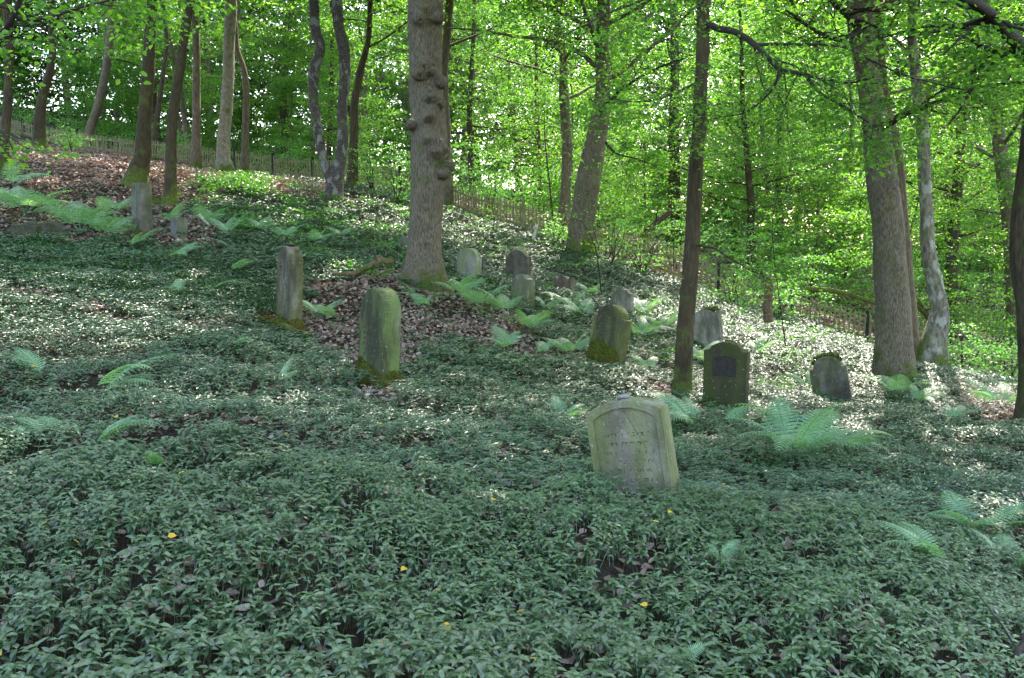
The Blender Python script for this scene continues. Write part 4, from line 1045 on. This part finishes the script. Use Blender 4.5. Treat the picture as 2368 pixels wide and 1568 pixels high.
class Stone:
    def __init__(s, label, X, Y, D, w, h, t, yaw, leanX, mat, kind='round', leanY=0.0, name='gravestone', sink=.15):
        s.rng = np.random.default_rng(int(X)); p = at(X, Y, D); g = gp(p[0], p[1])
        s.base = np.array([p[0], p[1], min(p[2], g[2] + .05) if abs(p[2]-g[2]) < .6 else g[2]]); s.w, s.h, s.t, s.kind = w, h, t, kind
        s.root = empty(name, s.base); tag(s.root, label, 'gravestone', 'weathered gravestones')
        s.root.rotation_euler = (Matrix.Rotation(math.radians(leanX), 3, 'Y') @ Matrix.Rotation(math.radians(leanY), 3, 'X') @ Matrix.Rotation(math.radians(yaw), 3, 'Z')).to_euler()
        s.sink = sink; s.outl = arch_outline(w, h + sink, kind) - np.array([0, sink])
        mb = MB(); slab(mb, s.outl, t); s.mat = mat
        s.slab = mb.build('slab', mat, s.root)
    def inset(s, k=.12, bottom=.12, th=.014):
        a = s.outl[1:-1]; c = np.array([0, (s.h)*.5]); inn = a.copy()
        inn[:, 0] *= (1 - 2*k*.9); inn[:, 1] = a[:, 1] - k * s.w * .9
        inn[0, 1] = inn[1, 1] if len(inn) < 3 else inn[0, 1]
        o2 = np.vstack([[[a[0, 0], bottom - .2]], a, [[a[-1, 0], bottom - .2]]]); i2 = np.vstack([[[inn[0, 0], bottom - .2]], inn, [[inn[-1, 0], bottom - .2]]])
        o2 = o2 * np.array([.992, .995])
        mb = MB(); frame_ring(mb, o2, i2, -s.t/2 + .001, th); mb.build('raised_border', s.mat, s.root)
    def text(s, w=.75, z0=.25, z1=.8, rows=6, dens=.75, chh=.03, fade=.2):
        mb = MB(); carve(mb, s.w*w, s.h*z0, s.h*z1, rows, -s.t/2, s.rng, dens, chh, fade)
        mb.build('lettering', M['carved'], s.root)
    def moss(s, lst, n_=26, lab=None):
        mb = MB()
        for x, y, z, rx, ry, rz in lst: moss_clump(mb, np.array([x, y, z]), np.array([rx, ry, rz]), s.rng, n_)
        mb.build('moss', M['moss'], s.root, smooth=False)
    def plinth(s, w, h, t, z=0.0):
        mb = MB(); o = np.array([[w/2,-.3],[w/2,h],[-w/2,h],[-w/2,-.3]]); slab(mb, o, t, .02); mb.build('plinth', s.mat, s.root)

def pebble(label, s, x, z, y, r, mat='pebble', cat='stone', name='pebble'):
    """small stone resting on a gravestone top"""
    Mx = s.root.rotation_euler.to_matrix(); c = Vector((x, y, z)); wp = Vector(s.base) + Mx @ c
    mb = MB(); rg = np.random.default_rng(int(abs(x)*1000) + 3); th = np.linspace(0, 2*PI, 12, endpoint=False); rows = []
    for q in np.linspace(0, PI, 7): rows.append(np.stack([np.cos(th)*math.sin(q), np.sin(th)*math.sin(q), np.full(12, math.cos(q))], -1))
    V = np.array(rows).reshape(-1, 3) * (1 + rg.normal(0, .06, (84, 1))) * np.array(r)
    i = np.arange(84).reshape(7, 12); j = np.roll(i, -1, 1); mb.add(V, np.stack([i[:-1], i[1:], j[1:], j[:-1]], -1).reshape(-1, 4))
    o = mb.build(name, M[mat], smooth=True); o.location = wp; o.rotation_euler = s.root.rotation_euler; tag(o, label, cat)

G = stone_mat
s = Stone('big grey gravestone tilted left in the near carpet, with an arched raised border', 1484, 1182, 6.5, .6, .86, .17, -27, -8.5, G('stone_near', (.24,.21,.15), (.43,.385,.285), (.19,.21,.08), .45, .2, 1), 'segment', -4)
s.inset(.1, .0, .022); s.text(.68, .1, .74, 8, .75, .02, .5)
pebble('dark flat pebble resting on the big tilted gravestone', s, -.02, .875, 0, (.055,.04,.02))
s = Stone('green-stained round-topped gravestone with a cushion of moss at its foot', 872, 880, 10.9, .64, 1.2, .24, -54, 3.5, G('stone_green', (.15,.16,.09), (.24,.22,.145), (.13,.17,.05), .7, .5, 2), 'round', 0)
s.text(.78, .28, .72, 8, .85, .03, .15)
s.moss([(-.1,-.13,.12,.24,.06,.14),(.16,-.13,.08,.18,.08,.12),(.36,-.14,.04,.2,.15,.12),(-.22,-.11,.2,.1,.05,.12),(.3,.05,.1,.1,.14,.12),(.1,-.2,.04,.2,.1,.1)], 60)
s = Stone('tall narrow-looking grey gravestone with a rounded top and bark scrap on it', 668, 750, 15.0, .6, 1.36, .23, -54, 2.5, G('stone_tall', (.12,.105,.07), (.27,.24,.165), (.1,.1,.035), .45, .5, 3), 'round', 0)
s.text(.75, .35, .82, 9, .7, .03, .3)
s.moss([(-.1,-.12,.06,.28,.06,.13),(.2,-.12,-.02,.2,.07,.14),(.33,0,-.05,.08,.16,.2)], 50)
pebble('scrap of dark bark lying on top of the tall rounded gravestone', s, -.06, 1.38, 0, (.16,.09,.025), 'twig', 'bark', 'bark_scrap')
s = Stone('moss-skirted gravestone on a mossy plinth with an arched top between shoulders', 1398, 848, 15.2, .64, 1.08, .24, -40, 9, G('stone_mossy', (.13,.12,.06), (.3,.28,.16), (.13,.15,.035), .65, .5, 4), 'shoulder', 0)
s.inset(.07, .1, .015); s.text(.7, .36, .75, 8, .85, .028, .1); s.plinth(.74, .02, .36)
s.moss([(-.13,-.12,.32,.17,.035,.14),(.05,-.12,.26,.22,.035,.14),(-.2,-.12,.2,.12,.05,.2),(.2,-.12,.12,.12,.05,.2),(-.15,-.13,.12,.22,.05,.16),(.12,-.13,.09,.22,.05,.13),(-.2,-.2,0,.24,.1,.06),(.15,-.2,-.01,.26,.1,.05),(-.3,-.22,-.08,.14,.1,.12),(.05,-.22,-.1,.3,.07,.13),(.28,-.14,-.12,.1,.12,.16)], 60)
s = Stone('dark brown gravestone with a shallow arched top right of the slim trunk', 1676, 945, 13.0, .64, 1.0, .2, -27, .5, G('stone_dark', (.04,.038,.02), (.105,.09,.045), (.05,.06,.015), .6, .5, 5), 'lowshoulder', 0)
s.text(.7, .3, .72, 5, .35, .028, .45)
mbp = MB(); slab(mbp, arch_outline(.34, .3, 'segment') + np.array([-.01,.5]), .01, .003); o_ = mbp.build('dark_panel', M['plaque'], s.root); o_.location = (0, -.103, 0)
s.moss([(-.26,-.12,.02,.1,.05,.12),(-.1,-.12,-.05,.25,.05,.1)], 40)
s = Stone('leaning grey gravestone with thick moss over its rounded top', 1928, 940, 16.3, .66, .98, .16, -25, -11, G('stone_lean', (.12,.105,.085), (.26,.235,.19), (.13,.14,.05), .3, .35, 6), 'shoulder', 0)
s.inset(.08, .05, .02); s.text(.68, .2, .75, 7, .7, .026, .3)
s.moss([(.0,0,.985,.14,.07,.035),(.12,0,.95,.11,.07,.035),(-.12,0,.955,.1,.07,.03),(.2,0,.87,.07,.07,.045),(-.21,0,.86,.06,.06,.04)], 40)
pebble('white pebble on the right shoulder of the leaning mossy-topped gravestone', s, .27, .83, -.02, (.035,.035,.035), 'palestone')
s = Stone('pale streaked gravestone with a wavy mossy top, half behind the slim trunk', 1637, 792, 20.0, .68, .86, .2, -30, -6, G('stone_wavy', (.22,.19,.15), (.4,.36,.3), (.13,.13,.06), .2, .35, 7), 'wavy', 0)
s.moss([(.08,0,.86,.17,.1,.035),(.22,0,.83,.12,.1,.03)], 30)
s = Stone('pale round-topped gravestone just right of the burled trunk', 1083, 652, 21.5, .6, .82, .22, -34, 2, G('stone_pale', (.26,.24,.18), (.44,.41,.33), (.19,.23,.08), .4, .3, 8), 'round', 0)
s.text(.6, .2, .6, 5, .3, .03, .5)
s = Stone('dark pointed gravestone standing behind the broken narrow one', 1197, 645, 23.5, .68, .86, .2, -30, 1, G('stone_point', (.09,.07,.06), (.2,.165,.14), (.1,.11,.05), .3, .4, 9), 'gothic', 0)
s.text(.7, .3, .8, 7, .8, .03, .2)
s = Stone('broken-topped narrow gravestone among ferns below the dark pointed one', 1207, 716, 19.5, .5, .78, .24, -42, 1.5, G('stone_broken', (.15,.125,.1), (.28,.245,.2), (.12,.15,.05), .5, .35, 10), 'broken', 0)
pebble('flat grey slate piece on the broken narrow gravestone', s, .16, .68, .02, (.09,.08,.012), 'palestone', 'stone', 'slate_piece')
s = Stone('small reddish gravestone with a twin-curved top right of the broken one', 1303, 688, 24.0, .52, .58, .2, -34, 2, G('stone_red', (.13,.085,.065), (.27,.19,.15), (.09,.1,.04), .3, .35, 11), 'wavy', 0)
s.text(.75, .3, .8, 5, .9, .04, .1)
s = Stone('pale square-topped gravestone peeping out behind the moss-skirted one', 1437, 728, 21.0, .5, .62, .2, -34, 3, G('stone_square', (.2,.175,.14), (.36,.32,.27), (.13,.15,.06), .3, .3, 12), 'broken', 0)
s = Stone('pale stone slab just showing left of the burled trunk', 936, 600, 24.0, .45, .62, .16, -40, 2, G('stone_hid', (.2,.19,.15), (.33,.31,.26), (.15,.17,.07), .3, .3, 13), 'round', 0)
s = Stone('tall narrow grey gravestone standing below the mossy sweeping foot', 330, 540, 21.0, .5, 1.2, .3, -48, .5, G('stone_post', (.13,.115,.09), (.26,.235,.19), (.12,.13,.05), .3, .3, 14), 'square', 0)
s.moss([(.24,-.18,.04,.1,.07,.1)], 30)
s = Stone('small grey square gravestone right of the tall narrow one', 414, 552, 21.0, .36, .46, .24, -42, 2, G('stone_small', (.14,.14,.125), (.26,.26,.24), (.12,.14,.06), .4, .3, 15), 'square', 0)
for X, Y, w, h, lab, kd, ln in ((62,545,.75,.28,'low dark broken gravestone lying by the left fern clump','broken',-3),(72,505,.42,.34,'small pointed dark stone behind the low broken one','gothic',4),(122,548,.85,.34,'sunken dark gravestone half under the largest fern clump','gothic',5)):
    Stone(lab, X, Y, 20.5, w, h, .2, -15, ln, G('stone_low'+str(X), (.07,.062,.05), (.15,.135,.11), (.08,.09,.035), .4, .4, X), kd, 12)
# small flat slab and dark stones in the litter strip
for X, Y, w, h, lab in ((1085,832,.5,.12,'long flat grey kerb stone sunk in the litter strip'),(1330,800,.3,.1,'small flat slate stone at the end of the litter'),):
    p = hit(X, Y); mb = MB(); slab(mb, np.array([[w/2,-.05],[w/2,.03],[-w/2,.03],[-w/2,-.05]]), h, .01)
    o = mb.build('kerb_stone', stone_mat('kerb', (.2,.21,.22), (.34,.35,.37), alg_amt=.1, seed=2)); o.location = p; o.rotation_euler = (.1, -.25, -.25); tag(o, lab, 'stone')

# ------------------------------------------------------------------ dead wood
def log(name, label, pts_, r0, r1, mat='deadwood', cat='log', moss=None, seg=10, subs=0):
    rg = np.random.default_rng(int(pts_[0][0]) + 1); q = px_path(pts_); base = q[0]
    b = MB(); P, r = resample(q, np.linspace(r0, r1, len(q)), .1); P = P + rg.normal(0, .008, P.shape); tube(b, P, r, seg, ridge=.12, seed=3)
    c0 = mb_cap(b, P[0], r[0])
    for k in range(subs):
        i = rg.integers(2, len(P)-2); limb(b, P[i], rg.normal(0, 1, 3) + np.array([0, 0, .5]), rg.uniform(.3, .9), r[i]*.35, rg, 4)
    if moss is None:
        o = b.build(name, M[mat], origin=base, smooth=True); tag(o, label, cat); return
    root = empty(name, base); tag(root, label, cat); b.build('wood', M[mat], root, base, smooth=True)
    m2 = MB()
    for X, Y, D, rx, rz in moss: moss_clump(m2, at(X, Y, D), np.array([rx, rx*.7, rz]), rg, 50)
    m2.build('moss', M['moss'], root, base)
def mb_cap(b, p, r): return None
log('fallen_branch', 'curved weathered branch lying on the carpet left of the burled trunk', [(772,634,17.6),(800,634,17.5),(825,630,17.5),(850,618,17.5),(872,606,17.6),(905,604,17.8)], .035, .07, subs=2)
log('mossy_log', 'dark mossy log leaning against the foot of the tall rounded gravestone', [(588,740,14.6),(620,745,14.5),(650,755,14.4),(680,768,14.3),(712,780,14.2)], .07, .06, 'bark_dark', moss=[(610,738,14.5,.16,.05),(640,745,14.45,.14,.05),(703,778,14.2,.12,.09),(670,776,14.2,.14,.06)])
log('fallen_tree', 'dark fallen trunk lying behind the fence left of the thick right-hand tree', [(1860,668,33),(1920,672,33),(1970,684,33),(2020,700,33),(2080,722,33)], .1, .07, 'bark_dark', subs=3)
log('fallen_tree', 'dark fallen trunk lying behind the fence right of the patchy pale tree', [(2120,700,30),(2180,760,29.5),(2240,785,29),(2300,800,29),(2360,815,29)], .14, .1, 'bark_dark', subs=4)
log('broken_trunk', 'broken dark trunk leaning up right just beyond the fence behind the slim near trunk', [(1488,552,33.5),(1500,530,33.5),(1525,508,33.5),(1552,488,33.5)], .17, .07, 'bark_dark', subs=2)
log('dead_stump', 'split reddish dead stump standing on the carpet right of the wavy-topped stone', [(1776,745,24),(1775,700,24),(1776,665,24),(1778,638,24)], .13, .1, 'deadwood', 'stump', subs=0)
log('rotten_stump', 'dark rotten stump in the hollow below the broken narrow gravestone', [(1222,800,16.5),(1218,770,16.5),(1212,748,16.5)], .2, .12, 'bark_dark', 'stump', moss=[(1140,772,16.8,.2,.1),(1210,750,16.5,.14,.06)])
log('dead_stick', 'bleached split stick poking out of the upper ferns', [(462,497,22.5),(472,508,22.4),(485,522,22.3)], .05, .02, 'deadpale', 'stick')
log('dead_branch', 'dark stick cut by the bottom right corner', [(2400,1460,3.9),(2365,1500,3.75),(2345,1540,3.6),(2330,1590,3.5)], .02, .014, 'twig', 'stick', subs=3)
log('tree_root', 'mossy rotten roots at the foot of the leaning brown trunk', [(345,472,26),(362,468,26),(380,470,26)], .2, .12, 'bark_dark', 'root', moss=[(352,462,26,.22,.12)])
log('cut_stem', 'cut pale stake leaning at the foot of the fence', [(1232,560,30.5),(1236,540,30.5),(1240,520,30.5)], .06, .05, 'deadpale', 'stake')

# bare saplings on the slope
for k, (lst, lab) in enumerate(((([(1816,800,20),(1808,740,20),(1800,680,20),(1790,600,19.5),(1785,520,19),(1800,430,18.5)]), 'thin bare dark sapling rising right of the split dead stump'),
        (([(1140,535,28),(1142,500,28),(1138,470,28),(1150,440,28)]), 'small dark sapling in the sunny patch below the fence'),
        (([(1390,680,23),(1384,620,23),(1372,560,23),(1350,520,23)]), 'thin leaning sapling right of the small reddish gravestone'))):
    rg = np.random.default_rng(1300 + k); q = px_path(lst); root = empty('sapling', q[0]); tag(root, lab, 'sapling')
    b = MB(); P, r = resample(q, np.linspace(.016, .005, len(q)), .15); tube(b, P, r, 6); cen = []
    for j in range(8):
        i = rg.integers(len(P)//3, len(P)); az = rg.uniform(0, 2*PI); pp = limb(b, P[i], (math.cos(az), math.sin(az), .4), rg.uniform(.4, .9), .008, rg, 4); cen += [pp[4], pp[7]]
    b.build('stem', M['twig'], root, q[0], smooth=True); c2 = MB(); sprays(c2, np.array(cen), .3, 14, .07, rg, tmpl=LEAF6); c2.build('crown', M['beech'], root, q[0])

# ------------------------------------------------------------------ picket fence
fp = []
for i in range(len(FENCE) - 1):
    a, b = FENCE[i], FENCE[i+1]; Ls = np.linalg.norm(b - a)
    fp.append((a, b, Ls))
cum = np.concatenate([[0], np.cumsum([q[2] for q in fp])])
def fpos(s_):
    return np.array([np.interp(s_, cum, FENCE[:, 0]), np.interp(s_, cum, FENCE[:, 1])])
p0 = fpos(0); root = empty('picket_fence', gp(*p0)); fb = np.array(root.location)
tag(root, 'weathered wooden picket fence with black posts running down the hillside behind the graves', 'fence')
rng = np.random.default_rng(44)
def box_between(mb, a, b, w, t, nrm_):
    """bar from a to b, width w vertical-ish, thickness t along nrm_"""
    a, b = np.array(a), np.array(b); d = norm(b - a); s_ = norm(np.cross(d, nrm_)); n2 = np.array(nrm_)
    V = [p + s_*w/2*i + n2*t/2*j for p in (a, b) for i, j in ((-1,-1),(1,-1),(1,1),(-1,1))]
    mb.add(V, [(0,1,2,3),(7,6,5,4),(0,4,5,1),(1,5,6,2),(2,6,7,3),(3,7,4,0)], rng.random())
bay = 2.45; nb = int(cum[-1] / bay)
for k in range(nb):
    s0, s1 = k*bay, (k+1)*bay; a2, b2 = fpos(s0), fpos(s1); A3, B3 = gp(*a2), gp(*b2)
    d2 = norm(b2 - a2); nr = np.array([d2[1], -d2[0], 0.]);  nr = nr if nr[1] < 0 else -nr
    sag = rng.normal(0, .025); tilt = rng.normal(0, .02)
    pk = MB(); n_p = int(bay / .16)
    missing = rng.random() < .12
    for q in range(n_p):
        if rng.random() < (.3 if missing else .025): continue
        f = (q + .75) / (n_p + .5); c = A3 + (B3 - A3) * f; c[2] = A3[2] + (B3[2]-A3[2])*f
        h = 1.0 + rng.normal(0, .018); lx = rng.normal(0, .012) + tilt; w = .06; t = .022
        o = c + nr * .045; dd = np.array([d2[0], d2[1], 0])
        V = []
        for yy in (-t/2, t/2):
            for xx, zz in ((-w/2, .06), (w/2, .06), (w/2, h - .05), (0, h), (-w/2, h - .05)):
                V.append(o + dd*(xx + lx*zz) + np.array([0, 0, zz + sag]) + nr*yy)
        pk.add(V, [(0,1,6,5),(1,2,7,6),(2,3,8,7),(3,4,9,8),(4,0,5,9)], rng.random()); pk.f.append(np.array([[0,4,3,2,1]]) + pk.n - 10); pk.r.append(np.array([.5], np.float32)); pk.f.append(np.array([[5,6,7,8,9]]) + pk.n - 10); pk.r.append(np.array([.5], np.float32))
    panel = pk.build('picket_panel', M['fencewood'], root, fb)
    for hz in (.22, .78):
        rl = MB(); box_between(rl, A3 + np.array([0,0,hz + sag + rng.normal(0,.01)]), B3 + np.array([0,0,hz + sag + rng.normal(0,.01)]), .09, .05, nr); rl.build('rail', M['fencewood'], panel, fb)
    X_, _ = project(A3); dark = True
    ps = MB(); hp = 1.12 + rng.normal(0, .03); off = A3 - nr * .0
    box_between(ps, off + np.array([0,0,-.3]), off + np.array([rng.normal(0,.02),0,hp]), .1, .1, nr)
    ps.build('post', M['fencepost' if (430 < X_[0] < 1000 or X_[0] > 1500 or k % 3 == 0) else 'fencewood'], root, fb)

# ------------------------------------------------------------------ light and camera
w = bpy.data.worlds.new("World"); sc.world = w; w.use_nodes = True; nt = w.node_tree; nt.nodes.clear()
o = nt.nodes.new('ShaderNodeOutputWorld'); b = nt.nodes.new('ShaderNodeBackground'); s = nt.nodes.new('ShaderNodeTexSky')
s.sky_type = 'NISHITA'; s.sun_disc = False; s.sun_elevation = SUN_EL; s.sun_rotation = SUN_AZ; s.dust_density = 1.5; s.air_density = 1.0
nt.links.new(s.outputs[0], b.inputs[0]); b.inputs[1].default_value = .15; nt.links.new(b.outputs[0], o.inputs[0])
sl = bpy.data.lights.new('sun', 'SUN'); sl.energy = 2.0; sl.angle = math.radians(.53); sl.color = (1, .97, .93)
so = bpy.data.objects.new('sun', sl); COL.objects.link(so); so.rotation_euler = Vector(-SUN).to_track_quat('-Z', 'Y').to_euler(); so.location = (20, 60, 60)
cam = bpy.data.cameras.new('camera'); co = bpy.data.objects.new('camera', cam); COL.objects.link(co); sc.camera = co
cam.sensor_width = 36; cam.lens = 36 * FPX / 2367.0; cam.clip_end = 2000; cam.clip_start = .05
co.location = (0, 0, EYE); co.rotation_euler = (PI/2 - PITCH, 0, 0)
sc.view_settings.view_transform = 'Standard'; sc.view_settings.look = 'None'; sc.view_settings.gamma = 1; sc.view_settings.use_white_balance = True; sc.view_settings.white_balance_temperature = 7200; sc.view_settings.exposure = 3.1
cy = sc.cycles
cy.max_bounces = 6; cy.diffuse_bounces = 4; cy.glossy_bounces = 2; cy.transmission_bounces = 3; cy.transparent_max_bounces = 4
cy.use_adaptive_sampling = True; cy.adaptive_threshold = .02; cy.sample_clamp_indirect = 6; cy.use_denoising = True
cy.caustics_reflective = False; cy.caustics_refractive = False
